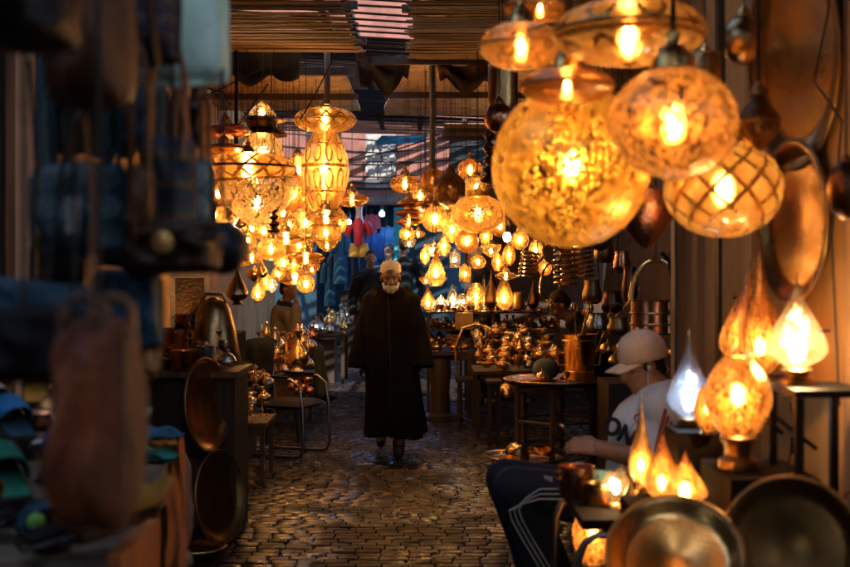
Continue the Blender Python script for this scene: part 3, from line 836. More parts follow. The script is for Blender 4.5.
# ---- big near lanterns
lantern(571, 166, 158, 164, 3.35, 'globe', 'big', .68, 'huge pierced brass globe lantern largest of all', n=64, cr=.006)
lantern(567, 86, 95, 34, 3.05, 'saucer', 'smooth', .22, 'polished saucer lantern with pale sky glint resting over the huge globe', n=48, cr=.006)
lantern(629, 33, 152, 62, 2.9, 'saucer', 'arch', .42, 'wide saucer lantern with arched cutouts above the mottled globe', n=64, cr=.006)
lantern(521, 46, 82, 46, 3.3, 'saucer', 'mottled', .4, 'mottled copper saucer lantern left of the arched saucer', n=48, cr=.006)
lantern(673, 123, 128, 112, 2.6, 'globe', 'mottled', .5, 'mottled amber globe lantern in front of the lattice globe', n=64, cr=.006)
lantern(723, 189, 118, 98, 3.4, 'globe', 'glob', .5, 'amber globe lantern with diamond lattice beside the brass discs', n=64, cr=.006)
lantern(646, 220, 62, 58, 4.6, 'bowl', 'copper', 0, 'dark red copper bowl lantern behind the huge globe', n=40)
lantern(758, 122, 46, 58, 3.3, 'onion', 'dark', .05, 'smoked glass drop lantern hanging before the tall brass disc', n=40, cr=.006)
lantern(744, 40, 44, 50, 3.6, 'globe', 'dbrass', 0, 'dim brass globe lantern above the smoked drop', n=40)
lantern(846, 190, 36, 60, 3.0, 'globe', 'bronze', 0, 'dark bronze globe lantern cut by the photo edge beside the oval disc', n=32)
lantern(540, 8, 70, 26, 4.2, 'saucer', 'smooth', .3, 'brass saucer lantern behind the mottled copper saucer at the very top', n=40)

# ------------------------------------------------------------------ table lamps
def table_lamp(px, ybot, w, h, d, shape, pat, T, label, base=0, cat='table lamp', group=None, tilt=0, z=None, warm=True, spike=0):
    W, H = U(w, d) / 2, U(h, d); c = P(px, ybot, d); T *= 1.4 if d < 5 else 1
    if z is not None: c.z = z
    t = thing('table_lamp', label, cat, c, (0, tilt, 0), group)
    bh = U(base, d) if base else min(.02, H * .08)
    bw = W * .55
    link('base', MB().lathe([(0, 0), (bw, 0), (bw, bh * .25), (bw * .6, bh * .4), (bw * .7, bh * .7), (bw * .95, bh * .9), (bw * .8, bh), (0, bh)], 24).data('base', OLDB), t)
    link('shade', shell_mesh(shape, PATS[pat], 36), t, (0, 0, bh * .98), (W, W, H - bh))
    if spike:
        link('finial', MB().lathe([(.0, 1), (.18, .8), (.3, .3), (.55, .06), (.4, 0)], 10).data('finial', BRASS), t, (0, 0, H * .98), (U(7, d), U(7, d), U(spike, d)))
    if pat in EMI and T > 0:
        zc = {'tear': .22, 'onion': .42}.get(shape, .5)
        bulb(t, bh + (H - bh) * zc, min(.019, .25 * W), T, W, warm=warm)
    return t
TL = [   # small lamps along the back shelf of the shop
 (428, 310, 15, 29, 13.2, 'tear', 'glass', .7, 'first pointed amber lamp on the back shelf beside the walking man'),
 (441, 310, 20, 16, 13.2, 'dome', 'clear', 1.1, 'glowing white dome lamp on the back shelf'),
 (453, 310, 14, 33, 13.2, 'tear', 'clear', .9, 'bright pointed lamp between the dome lamp and the lit box'),
 (463, 308, 9, 18, 13.1, 'drum', 'clear', 1.2, 'small white lit box lamp on the back shelf'),
 (476, 308, 20, 28, 13.2, 'egg', 'scalef', .6, 'lattice egg lamp on the back shelf'),
 (484, 308, 12, 40, 13.4, 'tear', 'clear', .8, 'slender bright pointed lamp behind the lattice egg lamp'),
 (491, 309, 16, 42, 13.0, 'tear', 'old', 0, 'unlit brown pointed lamp between two lit ones'),
 (504, 307, 19, 49, 13.0, 'tear', 'glass', .9, 'tall glowing drop lamp with speckled belly on the back shelf'),
 (519, 309, 11, 20, 13.0, 'drum', 'old', 0, 'unlit pierced brass box lamp on the back shelf'),
 (533, 309, 12, 34, 13.0, 'tear', 'bronze', 0, 'dark bottle shaped lamp at the end of the back shelf'),
]
SHELF_Z = P(0, 311, 13.2).z
for a in TL: table_lamp(*a, z=SHELF_Z)
table_lamp(258, 303, 15, 30, 10.2, 'tear', 'glass', .8, 'pointed amber lamp on the brass stall left of the smoking man', z=1.335)
table_lamp(237, 306, 22, 42, 8.6, 'tear', 'dbrass', 0, 'large unlit brown drop lamp on the copper stall', z=1.36)
# lamps on the near stand by the right wall
table_lamp(797, 384, 60, 112, 3.3, 'tear', 'clear', 1.7, 'clear bubbled glass drop lamp on the black metal stand', base=16)
table_lamp(738, 372, 44, 118, 4.05, 'tear', 'mottled', .5, 'tilted mottled amber drop lamp before the plank wall', tilt=.12)
table_lamp(760, 384, 46, 150, 3.85, 'tear', 'mottled', .55, 'tallest amber drop lamp with a long neck beside the clear one')
table_lamp(738, 468, 70, 112, 3.3, 'egg', 'mottled', .45, 'plump amber egg lamp on a dark turned base', base=34)
table_lamp(689, 424, 43, 94, 3.75, 'tear', 'blue', .42, 'bluish white glass drop lamp with a brass tip', spike=0, warm=(.8, .88, 1.0))
table_lamp(708, 434, 30, 48, 3.6, 'egg', 'mottled', .5, 'small amber egg lamp tucked behind the plump one')
table_lamp(641, 492, 25, 98, 3.7, 'tear', 'glass', .8, 'slender golden drop lamp in front of the white shirt')
table_lamp(662, 506, 36, 84, 3.3, 'tear', 'mottled', .7, 'amber drop lamp just behind the left leaning tray')
table_lamp(685, 509, 44, 62, 3.15, 'tear', 'mottled', .85, 'brightest drop lamp above the leaning trays')
table_lamp(676, 506, 20, 46, 3.62, 'tear', 'glass', .6, 'small golden drop lamp between the brightest drop and the plump egg lamp')
table_lamp(630, 508, 14, 34, 3.62, 'tear', 'old', 0, 'small unlit brown drop lamp left of the slender golden one')
table_lamp(655, 498, 18, 52, 3.8, 'tear', 'clear', .2, 'slim clear drop lamp between two golden ones')
t = table_lamp(594, 567, 46, 64, 3.9, 'egg', 'mottled', .55, 'round amber lamp glowing under the copper pots', base=5)
link('cap', CAPB, t, (0, 0, U(62, 3.9)), (.1, .1, .06))
# ------------------------------------------------------------------ small metal ware
def teapot_mb():
    b = MB()
    b.lathe([(0, 0), (.34, 0), (.3, .05), (.42, .14), (.5, .3), (.48, .46), (.36, .58), (.24, .64), (.26, .67), (.2, .76), (.08, .84), (.04, .88), (.07, .92), (.0, .98)], 18)
    b.tube([(.42, 0, .24), (.62, 0, .3), (.7, 0, .48), (.84, 0, .62)], [.1, .075, .05, .035], 8)
    b.tube([(-.4, 0, .52), (-.62, 0, .58), (-.74, 0, .42), (-.64, 0, .24), (-.46, 0, .2)], .035, 7)
    return b
def cup_mb():
    return MB().lathe([(0, 0), (.2, 0), (.22, .03), (.1, .1), (.1, .2), (.28, .36), (.36, .6), (.38, .9), (.35, .9), (.33, .6), (.22, .4), (.0, .34)], 16)
def bowl_mb():
    return MB().lathe([(0, 0), (.25, 0), (.27, .05), (.45, .16), (.56, .34), (.6, .45), (.56, .44), (.5, .32), (.36, .18), (.0, .1)], 18)
def domed_mb():
    return MB().lathe([(0, 0), (.3, 0), (.34, .06), (.5, .14), (.52, .26), (.5, .3), (.46, .46), (.3, .62), (.12, .7), (.05, .76), (.1, .84), (.05, .92), (0, .96)], 18)
def ewer_mb():
    b = MB().lathe([(0, 0), (.26, 0), (.22, .06), (.12, .14), (.32, .34), (.36, .52), (.24, .76), (.1, .98), (.1, 1.22), (.17, 1.34), (.12, 1.4), (.03, 1.52), (0, 1.6)], 18)
    b.tube([(.28, 0, .48), (.46, 0, .66), (.46, 0, .98), (.6, 0, 1.16)], [.08, .055, .04, .03], 7)
    b.tube([(-.1, 0, 1.22), (-.36, 0, 1.16), (-.46, 0, .84), (-.3, 0, .5)], .032, 7)
    return b
def candle_mb():
    return MB().lathe([(0, 0), (.3, 0), (.3, .06), (.12, .14), (.07, .3), (.13, .4), (.07, .52), (.08, .9), (.16, .98), (.2, 1.1), (.14, 1.1), (.0, 1.0)], 14)
def pan_mb():
    b = MB().lathe([(0, 0), (.46, 0), (.5, .04), (.5, .46), (.53, .5), (.48, .48), (.46, .06), (0, .04)], 20)
    b.tube([(.5, 0, .4), (.62, 0, .45), (.64, 0, .34), (.5, 0, .28)], .03, 6).tube([(-.5, 0, .4), (-.62, 0, .45), (-.64, 0, .34), (-.5, 0, .28)], .03, 6)
    return b
WARE = {'teapot': teapot_mb, 'cup': cup_mb, 'bowl': bowl_mb, 'sugar_pot': domed_mb, 'ewer': ewer_mb, 'candlestick': candle_mb, 'pan': pan_mb}
WD = {}
def ware(kind, m, loc, s, rz=0, label=None, group=None, tilt=(0, 0)):
    k = (kind, m.name)
    if k not in WD: WD[k] = WARE[kind]().data(kind, m)
    o = link(kind, WD[k], None, loc, (s, s, s), (tilt[0], tilt[1], rz))
    return tag(o, label, kind.replace('_', ' '), group)
def heap(n, kinds, mats, x0, x1, y0, y1, z, rise, s0, s1, where, seed, levels=3):
    """crowded rows of ware on a surface; each row back stands on the ones below"""
    r = random.Random(seed); spots = []
    k = 0; tries = 0
    while k < n and tries < n * 60:
        tries += 1
        lv = r.choice(range(levels)); f = (lv + r.random()) / levels
        x = r.uniform(x0, x1); y = y0 + (y1 - y0) * f; s = r.uniform(s0, s1)
        if any((x - a) ** 2 + (y - b) ** 2 < (.42 * (s + c)) ** 2 for a, b, c in spots): continue
        spots.append((x, y, s))
        kd = r.choice(kinds); m = r.choice(mats)
        nm = {'brass': 'brass', 'bright_brass': 'bright brass', 'old_brass': 'old brass', 'hammered_brass': 'hammered brass', 'copper': 'copper',
              'hammered_copper': 'hammered copper', 'dark_bronze': 'dark bronze', 'tinned_metal': 'silvery'}[m.name]
        ware(kd, m, (x, y, z + rise * f), s, r.uniform(0, 6.28), 'small %s %s %s' % (nm, kd.replace('_', ' '), where), 'metal ware ' + where, (r.gauss(0, .06), r.gauss(0, .06)))
        k += 1

def engraved(name, col, rough=.22):
    t = NT(name); co = t.obj()
    s = t.n('SeparateXYZ', {0: t.uv()})
    a = t.math('SINE', t.math('MULTIPLY', s.outputs[0], 150)); b = t.math('SINE', t.math('MULTIPLY', s.outputs[1], 90))
    nz = t.noise(7, 5, co, .65); n2 = t.noise(60, 3, co)
    h = t.math('ADD', t.math('MULTIPLY', a, b), t.math('ADD', n2, t.math('MULTIPLY', t.noise(9, 2, co), 5.0)))
    c = t.mixc(t.math('MULTIPLY', t.ramp(nz, .4, .7), .6), c4(col), c4([x * .35 for x in col]))
    return t.surf(t.n('BsdfPrincipled', {'Base Color': c, 'Metallic': 1.0, 'Roughness': t.math('ADD', rough * .6, t.math('MULTIPLY', nz, rough)),
                                         'Normal': t.bump(h, .05, .002)}).outputs[0])
ENGB = engraved('engraved_brass', (.8, .47, .16), .22)
ENGO = engraved('engraved_old_brass', (.3, .165, .06), .3)
ENGC = engraved('engraved_copper', (.72, .38, .15), .22)
def disc_mb(r):
    return MB().lathe([(0, 0), (r * .3, .001), (r * .34, .004), (r * .7, .005), (r * .84, .012), (r * .9, .03), (r * .985, .036), (r, .03), (r * .985, .024), (r * .9, .02), (r * .8, -.004), (0, -.006)], 64)
def disc(label, c, r, rot, m=ENGB, name='brass_tray', cat='tray', rim=OLDB):
    t = thing(name, label, cat, c, rot)
    disc_mb(r).build('plate', m, t)
    MB().tube([(r * math.cos(a), r * math.sin(a), .031) for a in [2 * PI * k / 64 for k in range(64)]], .006 + r * .006, 8, True).build('rim', rim, t)
    return t
def face(nrm, spin=0):
    return Vector(nrm).to_track_quat('Z', 'Y').to_euler()
# discs on the side wall (they face across the alley) and leaning under the lamps
disc('tall brass disc hanging high on the peach wall over the oval one', (1.262, 3.98, 1.6 + .72), .37, face((-1, -.1, -.05)), ENGB)
disc('copper toned brass disc hung on the peach wall beside the lattice globe', (1.258, 3.97, 1.6 + 49 / F * 3.97), .275, face((-1, -.12, 0)), ENGC)
disc('dull brass tray leaning by the round lamp with one glowing reflection', P(675, 562, 2.9), U(67, 2.9), face((-.2, -1, .95)), ENGB)
disc('darkest big tray leaning beneath the black metal stand', P(794, 548, 2.92), U(69, 2.92), face((-.55, -1, .22)), ENGO)

# near lamp table with tube frame
def slab_table(name, label, x0, x1, y0, y1, z, m, leg=.03, th=.03, cat='table', shelf=None, legm=None, lean=0):
    t = thing(name, label, cat, ((x0 + x1) / 2, (y0 + y1) / 2, 0))
    w, d = x1 - x0, y1 - y0
    MB().box((0, 0, z - th / 2), (w, d, th)).build('tabletop', m, t, smooth=False)
    MB().box((0, -d / 2 + .03, z - th - .03), (w - .06, .02, .06)).build('apron', legm or m, t, smooth=False)
    for sx in (-1, 1):
        for sy in (-1, 1):
            MB().box((sx * (w / 2 - leg), sy * (d / 2 - leg), (z - th) / 2), (leg, leg, z - th - .002)).build('leg', legm or m, t, smooth=False)
    if shelf: MB().box((0, 0, shelf), (w - .04, d - .04, .02)).build('shelf', m, t, smooth=False)
    return t
t = thing('lamp_table', 'steel tube table crowded with glowing drop lamps behind the leaning trays', 'table', (.86, 3.84, 0))
MB().box((0, 0, .845), (.78, .64, .03)).build('tabletop', matte('sooty_boards', (.02, .012, .008), rough=.9, spec=.1), t, smooth=False)
MB().box((0.02, 0, .61), (.72, .58, .02)).build('shelf', DARKW, t, smooth=False)
for sy in (-.3, .3):
    MB().tube([(-.44, sy, 0), (-.41, sy, .5), (-.4, sy, .74), (-.38, sy, .79), (-.34, sy, .812), (.3, sy, .812), (.35, sy, .79), (.37, sy, .74), (.37, sy, 0)], .013, 8).build('tube_frame', STEEL, t)
def block(label, c, size, m=matte('sooty_boards', (.02, .012, .008), rough=.9, spec=.1)):
    return tag(MB().box((0, 0, size[2] / 2), size).build('display_block', m, loc=c, smooth=False), label, 'block')
block('low dark block under the brightest drop lamps', (.68, 3.27, 0), (.22, .36, .947))
block('dark block under the plump amber lamp', (.93, 3.3, 0), (.24, .34, 1.05))
block('dark block under the bluish white lamp', (.845, 3.72, .862), (.14, .2, .245), matte('sooty_boards', (.02, .012, .008), rough=.9, spec=.1))
t = thing('wall_shelf', 'dark shelf on the peach wall carrying two tall amber lamps', 'shelf', (1.12, 3.95, 1.235))
MB().box((0, 0, -.012), (.3, .5, .024)).build('board', DARKW, t, smooth=False)
for sy in (-.18, .18): MB().tube([(.13, sy, -.2), (-.1, sy, -.02)], .008, 6).build('bracket', IRON, t)
t = thing('metal_stand', 'black square metal stand holding the clear glass lamp', 'stand', (1.085, 3.22, 0))
zt = P(0, 384, 3.3).z
MB().box((0, .05, zt - .012), (.2, .26, .02)).build('top', IRON, t, smooth=False)
for sx in (-1, 1):
    for yy in (-.07, .17): MB().box((sx * .088, yy, (zt - .024) / 2), (.022, .022, zt - .026)).build('leg', IRON, t, smooth=False)
MB().box((0, -.07, zt - .36), (.15, .018, .018)).build('crossbar', IRON, t, smooth=False)
MB().tube(sag(P(782, 398, 3.3), P(800, 470, 3.35), .02) + [P(793, 440, 3.4), P(812, 398, 3.4)], .0035, 5)
o = MB().tube([P(790, 402, 3.4), P(794, 425, 3.4), P(788, 470, 3.4), P(800, 500, 3.4)], .004, 6).build('black_flex', CORD)
tag(o, 'thin black lamp flex hanging inside the black stand', 'cord')
o = MB().box((0, 0, 0), (.014, .012, .05)).build('inline_switch', IRON, loc=P(792, 445, 3.385)); tag(o, 'small black switch on the lamp flex inside the stand', 'switch')

def pot(px, ybot, w, h, d, m, label, z=None, lid=False, name='copper_pot', handles=True):
    W, H = U(w, d) / 2, U(h, d); c = P(px, ybot, d)
    if z is not None: c.z = z
    t = thing(name, label, 'pot', c)
    MB().lathe([(0, 0), (W * .92, 0), (W, H * .06), (W, H * .9), (W * 1.06, H), (W * .98, H * .97), (W * .94, H * .1), (0, H * .06)], 28).build('body', m, t)
    if handles:
        for sx in (-1, 1):
            MB().tube([(sx * W, 0, H * .78), (sx * W * 1.28, 0, H * .82), (sx * W * 1.3, 0, H * .6), (sx * W, 0, H * .55)], W * .06, 6).build('handle', BRASS, t)
    if lid: MB().lathe([(W * 1.05, H), (W * .8, H * 1.12), (W * .2, H * 1.2), (W * .1, H * 1.3), (W * .16, H * 1.4), (0, H * 1.45)], 24).build('lid', m, t)
    return t
pot(576, 504, 34, 30, 3.9, COPPERH, 'hammered copper pot on the near edge of the lamp table', z=.862)
pot(597, 500, 26, 22, 3.75, BRASS, 'smaller brass pot beside the hammered copper one', z=.862, handles=False)
c = P(616, 487, 3.7)
t = thing('hexagon_lamp', 'small glowing hexagonal lamp beside the copper pot', 'lamp', (c.x, 3.7, .862))
link('shade', MB().lathe([(0, -.03), (.045, -.03), (.05, -.02), (.05, .02), (.045, .03), (0, .03)], 6, M=Matrix.Rotation(PI / 2, 4, 'X')).data('shade', PATS['clear']), t, (0, 0, .065))
link('foot', MB().lathe([(0, 0), (.035, 0), (.03, .012), (.012, .018), (.012, .03)], 12).data('foot', BRASS), t)
bulb(t, .065, .014, .9, .05)
o = MB().box((0, 0, .035), (.05, .012, .07), (0, .1, 0)).build('price_card', matte('mint_card', (.25, .6, .52)), loc=(P(602, 0, 3.95).x, 3.98, .862), smooth=False); tag(o, 'small mint green card behind the hexagonal lamp', 'card')
for i, (px, dd, kd, m, s, lb) in enumerate(((672, 3.9, 'ewer', OLDB, .1, 'old brass ewer in shade beyond the drop lamps'), (700, 3.95, 'candlestick', BRASS, .11, 'brass candlestick by the bluish white lamp'),
                                       (622, 4.0, 'teapot', BRASS, .09, 'little brass teapot behind the hexagonal lamp'), (648, 4.05, 'sugar_pot', TIN, .1, 'silvery lidded pot behind the slender golden lamp'))):
    ware(kd, m, (P(px, 0, dd).x, dd, .862), s, i, lb)
ware('ewer', BRONZE, (1.17, 3.2, .862), .12, .5, 'dark bronze ewer behind the black metal stand')

# ------------------------------------------------------------------ tray table and the teapot tables, right side
d = 10.1
c = P(557, 381, d)
t = thing('tray_table', 'carved wooden folding table under a wide brass tray', 'table', (c.x, d, 0))
for k in range(6):
    a = 2 * PI * k / 6 + .3; a2 = 2 * PI * (k + 1) / 6 + .3; r = .36
    p, q = Vector((r * math.cos(a), r * math.sin(a), 0)), Vector((r * math.cos(a2), r * math.sin(a2), 0))
    MB().tube([p, p + Vector((0, 0, .3)), p + Vector((0, 0, .64))], [.028, .022, .028], 8).build('leg', MIDW, t)
    for zz, rr_ in ((.6, .02), (.34, .014), (.12, .016)):
        MB().tube([p + Vector((0, 0, zz)), q + Vector((0, 0, zz))], rr_, 6).build('rail', MIDW, t)
disc('wide round brass tray lying on the folding wooden table', (c.x, d, .655), U(53, d), (0, 0, 0), ENGB, rim=BRASSB)
c2 = P(579, 384, d - .1)
t = thing('brass_bucket', 'tall brass bucket holding ladles on the wide tray', 'bucket', (c2.x, d - .1, .692))
w_ = U(17, d)
MB().lathe([(0, 0), (w_ * .75, 0), (w_ * .8, .02), (w_, U(44, d)), (w_ * 1.08, U(45, d)), (w_ * .97, U(44, d)), (w_ * .7, .03), (0, .02)], 28).build('body', BRASSB, t)
for hh in (.07, .33): MB().tube([(w_ * (.8 + .5 * hh) * math.cos(a), w_ * (.8 + .5 * hh) * math.sin(a), hh) for a in [2 * PI * k / 28 for k in range(28)]], .008, 6, True).build('band', BRASS, t)
for sx in (-1, 1): MB().tube([(sx * w_ * .9, 0, .22), (sx * w_ * 1.3, 0, .24), (sx * w_ * 1.2, 0, .12), (sx * w_ * .85, 0, .12)], .01, 6).build('handle', BRASS, t)
r = random.Random(2)
for k in range(7):
    x, y = c2.x + r.uniform(-.09, .09), d - .1 + r.uniform(-.06, .06); lx = (x - c2.x) * 2.2 + (.1 if k > 4 else 0)
    L = .5 + .1 * r.random()
    t = thing('ladle', ['thin brass ladle in the tall bucket on the tray', 'broad brass paddle leaning from the tall bucket on the tray'][k > 4], 'ladle', (x, y, .73), group='ladles in the brass bucket')
    MB().tube([(0, 0, 0), (lx * .5, .02, L * .7), (lx, .03, L)], .008 if k < 5 else .014, 6).build('handle', BRASS if k % 2 else OLDB, t)
    if k < 5: MB().ell((lx, .03, L), (.03, .012, .045)).build('scoop', BRASSB, t)
    else: MB().tube([(lx, .03, L), (lx * 1.25, .03, L + .09), (lx * 1.5, .03, L + .18)], [.02, .042, .036], 8, flat=.25).build('blade', BRASSB, t)
ware('sugar_pot', BRASSB, (P(540, 0, d).x, d - .2, .69), .11, 0, 'bright brass lidded pot at the rim of the wide tray')
ware('cup', BRASS, (P(562, 0, d).x, d - .28, .69), .09, 0, 'brass goblet on the wide tray before the bucket')
o = MB().ell((0, 0, 0), (.12, .1, .1)).build('round_cushion', matte('grey_felt', (.16, .17, .16), rough=.95), loc=P(546, 367, 10.35)); o.location.z = .75; tag(o, 'grey rounded felt cushion behind the tray table', 'cushion')
disc('shallow brass tray on the paving beside the tray table', P(523, 462, 9.75), U(40, 9.75), (0, .04, 0), ENGB, rim=BRASSB).location.z = .05
ware('sugar_pot', BRASSB, (P(516, 0, 9.7).x, 9.7, .085), .2, 0, 'domed brass pot lying on the tray on the paving', tilt=(.9, .3))
ware('bowl', BRASSB, (P(545, 0, 9.75).x, 9.75, .085), .17, 0, 'brass bowl on the tray on the paving')
ware('sugar_pot', BRASSB, (P(506, 0, 11.2).x, 11.2, .39), .22, 0, 'heaped brass pot on the low stool between the table legs')
t = thing('low_stool', 'low dark stool with a brass pot between the table legs', 'stool', (P(507, 0, 11.2).x, 11.2, 0))
MB().box((0, 0, .37), (.42, .3, .03)).build('seat', DARKW, t, smooth=False)
for sx in (-.17, .17):
    for sy in (-.12, .12): MB().box((sx, sy, .176), (.03, .03, .35)).build('leg', DARKW, t, smooth=False)

def xat(px, d): return (px - 425) / F * d
slab_table('ware_table', 'dark table with the big heap of teapots behind the tray table', xat(473, 11.7), xat(560, 11.7), 11.4, 12.2, .64, DARKW, .04)
heap(40, ['teapot', 'teapot', 'sugar_pot', 'bowl', 'cup', 'ewer'], [BRASS, BRASSB, TIN, BRASS, HAMM], xat(478, 11.7), xat(556, 11.7), 11.45, 12.15, .645, .3, .11, .17, 'in the teapot heap behind the tray table', 11, 3)
slab_table('ware_table', 'dark rough table by the walking man with a thick leg', xat(428, 13.3), xat(474, 13.3), 13.0, 13.7, .72, DARKW, .06)
heap(22, ['ewer', 'sugar_pot', 'teapot', 'bowl', 'candlestick'], [BRASS, BRASSB, OLDB, HAMM], xat(430, 13.3), xat(472, 13.3), 13.05, 13.65, .725, .25, .12, .2, 'on the dark table by the walking man', 12, 2)
t = thing('pedestal', 'thick dark wooden pedestal under the table edge beside the walking man', 'pedestal', (xat(440, 13.0), 12.9, 0))
MB().lathe([(0, 0), (.2, 0), (.2, .04), (.11, .07), (.1, .3), (.12, .5), (.11, .66), (.16, .7), (0, .7)], 12).build('column', DARKW, t)
MB().box((0, 0, .02), (.5, .3, .035)).build('foot', DARKW, t, smooth=False)
# tall rack carrying the shelf of lamps
t = thing('shelf_rack', 'dark shop rack whose top shelf carries the row of small lamps', 'shelf', (xat(492, 13.3), 13.3, 0))
Wd = xat(556, 13.3) - xat(425, 13.3)
for zz in (SHELF_Z - .012, SHELF_Z - .2): MB().box((0, 0, zz), (Wd, .55, .022)).build('board', DARKW, t, smooth=False)
for k in range(5): MB().box((-Wd / 2 + .02 + k * (Wd - .04) / 4, -.25, (SHELF_Z - .03) / 2), (.035, .035, SHELF_Z - .03)).build('upright', DARKW, t, smooth=False)
heap(34, ['bowl', 'cup', 'sugar_pot', 'teapot', 'cup', 'candlestick'], [BRASS, BRASSB, HAMM, OLDB], xat(428, 13.1), xat(556, 13.1), 13.06, 13.4, SHELF_Z - .188, .0, .09, .14, 'on the second shelf below the small lamps', 13, 2)
heap(18, ['bowl', 'cup', 'sugar_pot', 'candlestick'], [BRASS, BRASSB, HAMM], xat(430, 13.0), xat(556, 13.0), 13.02, 13.1, SHELF_Z, .0, .07, .1, 'at the front edge of the shelf of small lamps', 14, 1)
o = MB().box((0, 0, .09), (.19, .16, .18)).build('brass_box', OLDB, loc=(xat(464, 12.9), 12.9, 1.0), smooth=False); o.location.z = SHELF_Z - .188; tag(o, 'old brass box at the end of the second shelf', 'box')
c = P(476, 345, 12.6)
t = thing('hoop_chair', 'dark chair with a bright brass hoop back among the teapots', 'chair', (c.x, 12.6, 0))
MB().tube([(-.2, 0, .5), (-.22, 0, .8), (-.14, 0, 1.0), (0, 0, 1.05), (.14, 0, 1.0), (.22, 0, .8), (.2, 0, .5)], .017, 8).build('hoop_back', BRASS, t)
MB().box((0, -.18, .47), (.44, .4, .04)).build('seat', DARKW, t)
for sx in (-.19, .19):
    for sy in (-.35, 0): MB().tube([(sx, sy, .0), (sx * .95, sy, .46)], .016, 7).build('leg', DARKW, t)
slab_table('side_table', 'slim dark side table just beyond the tray table legs', xat(485, 11.1), xat(500, 11.1), 10.8, 11.1, .6, DARKW, .03)
heap(14, ['teapot', 'cup', 'bowl', 'sugar_pot'], [BRASS, TIN, BRASSB], xat(610, 9.3), xat(690, 9.3), 9.0, 9.5, .76, .2, .11, .16, 'on the crate behind the capped youth', 15, 2)
o = MB().box((0, 0, .375), (.75, .6, .75)).build('goods_crate', DARKW, loc=(xat(650, 9.3), 9.28, 0), smooth=False); tag(o, 'dark crate of ware behind the capped youth', 'crate')

# hanging ware inside the lamp shop
def hoop(label, px, py, d, rx, rz, m=BRASSB, tilt=.3):
    t = MB().tube([(U(rx, d) * math.cos(a), .03 * math.sin(a), U(rz, d) * math.sin(a)) for a in [2 * PI * k / 32 for k in range(32)]], .012, 7, True)
    o = t.build('brass_hoop', m, loc=P(px, py, d)); o.rotation_euler = (0, tilt, .3); return tag(o, label, 'hoop')
hoop('round brass hoop hanging under the huge globe', 552, 254, 9.9, 10, 9)
hoop('long oval brass hoop beside the bending shopkeeper', 551, 281, 10.8, 11, 21, tilt=.35)
def ring_basket(px, py, w, h, d, label, m=BRASSB, tilt=.15):
    t = thing('ring_basket', label, 'basket', P(px, py + h / 2, d), (0, tilt, .2))
    W, H = U(w, d) / 2, U(h, d)
    b = MB()
    for k in range(7): b.tube([(W * math.cos(a), W * math.sin(a), H * k / 6) for a in [2 * PI * q / 20 for q in range(20)]], H * .06, 6, True)
    b.build('rings', m, t)
    for k in range(4):
        a = k * PI / 2 + .4; MB().tube([(W * math.cos(a), W * math.sin(a), -.01), (W * math.cos(a), W * math.sin(a), H * 1.05)], .008, 6).build('stay', m, t)
    MB().tube([(-W, 0, H), (-W * .6, 0, H * 1.5), (W * .6, 0, H * 1.5), (W, 0, H)], .007, 6).build('bail', OLDB, t)
    link('cord', CORDD, t, (0, 0, H * 1.45), (.004, .004, max(.1, HOOK - P(0, py + h / 2, d).z - H * 1.45)))
    return t
ring_basket(527, 265, 17, 24, 10.3, 'tilted brass ring basket hanging left of the oval hoop')
ring_basket(566, 266, 22, 34, 10.4, 'upright brass ring basket hanging over the shopkeeper', tilt=0)
ring_basket(584, 262, 18, 28, 10.9, 'old brass ring basket right of the upright one', OLDB, -.1)
def hang_pot(px, py, w, h, d, m, label, tilt=.0):
    W, H = U(w, d) / 2, U(h, d); c = P(px, py + h / 2, d)
    t = thing('hanging_pot', label, 'pot', c, (0, tilt, 0))
    MB().lathe([(0, 0), (W * .6, 0), (W * .95, H * .15), (W, H * .45), (W * .75, H * .8), (W * .8, H), (W * .7, H * .97), (W * .6, H * .8), (0, H * .2)], 24).build('body', m, t)
    MB().tube([(-W * .8, 0, H * .95), (-W * .7, 0, H * 1.5), (0, 0, H * 1.75), (W * .7, 0, H * 1.5), (W * .8, 0, H * .95)], W * .06, 6).build('bail', OLDB, t)
    link('cord', CORDD, t, (0, 0, H * 1.74), (.004, .004, max(.1, HOOK - c.z - H * 1.74)))
    return t
for a in ((604, 250, 20, 26, 9.3, OLDB, 'old brass cauldron hanging under the huge globe'), (592, 292, 20, 24, 9.6, OLDB, 'old brass cauldron beside the shopkeeper head'),
          (612, 302, 22, 22, 8.8, BRONZE, 'blackened cauldron above the capped youth'), (630, 284, 16, 34, 8.2, BRONZE, 'tall blackened jug shaped pot by the copper basin'),
          (622, 262, 18, 22, 8.6, COPPER, 'small copper cauldron in the dark corner'), (598, 322, 24, 18, 8.9, TIN, 'silvery pan hanging beside the ladles'),
          (618, 326, 22, 18, 8.4, OLDB, 'old brass pan hanging over the white cap')):
    hang_pot(*a)
c = P(656, 334, 6.1)
t = thing('copper_basin', 'big copper bucket with a brass arched handle above the white cap', 'bucket', c)
W = U(25, 6.1); H = U(34, 6.1)
MB().lathe([(0, 0), (W * .9, 0), (W, .01), (W * .98, H * .5), (W, H * .96), (W * 1.07, H), (W * .96, H * .97), (W * .9, .03), (0, .02)], 36).build('body', COPPER, t)
MB().tube([(W * math.cos(a), 0, H + U(40, 6.1) * math.sin(a)) for a in [PI * k / 16 for k in range(17)]], .014, 8).build('handle', BRASSB, t)
for zz in (.3, .62): MB().tube([(W * 1.01 * math.cos(a), W * 1.01 * math.sin(a), H * zz) for a in [2 * PI * k / 32 for k in range(32)]], .006, 6, True).build('band', OLDB, t)
link('cord', CORDD, t, (0, 0, H + U(40, 6.1)), (.004, .004, 1.5))
t = thing('display_rack', 'thin black iron rack beside the plank post', 'rack', (P(673, 0, 5.95).x, 5.95, 0))
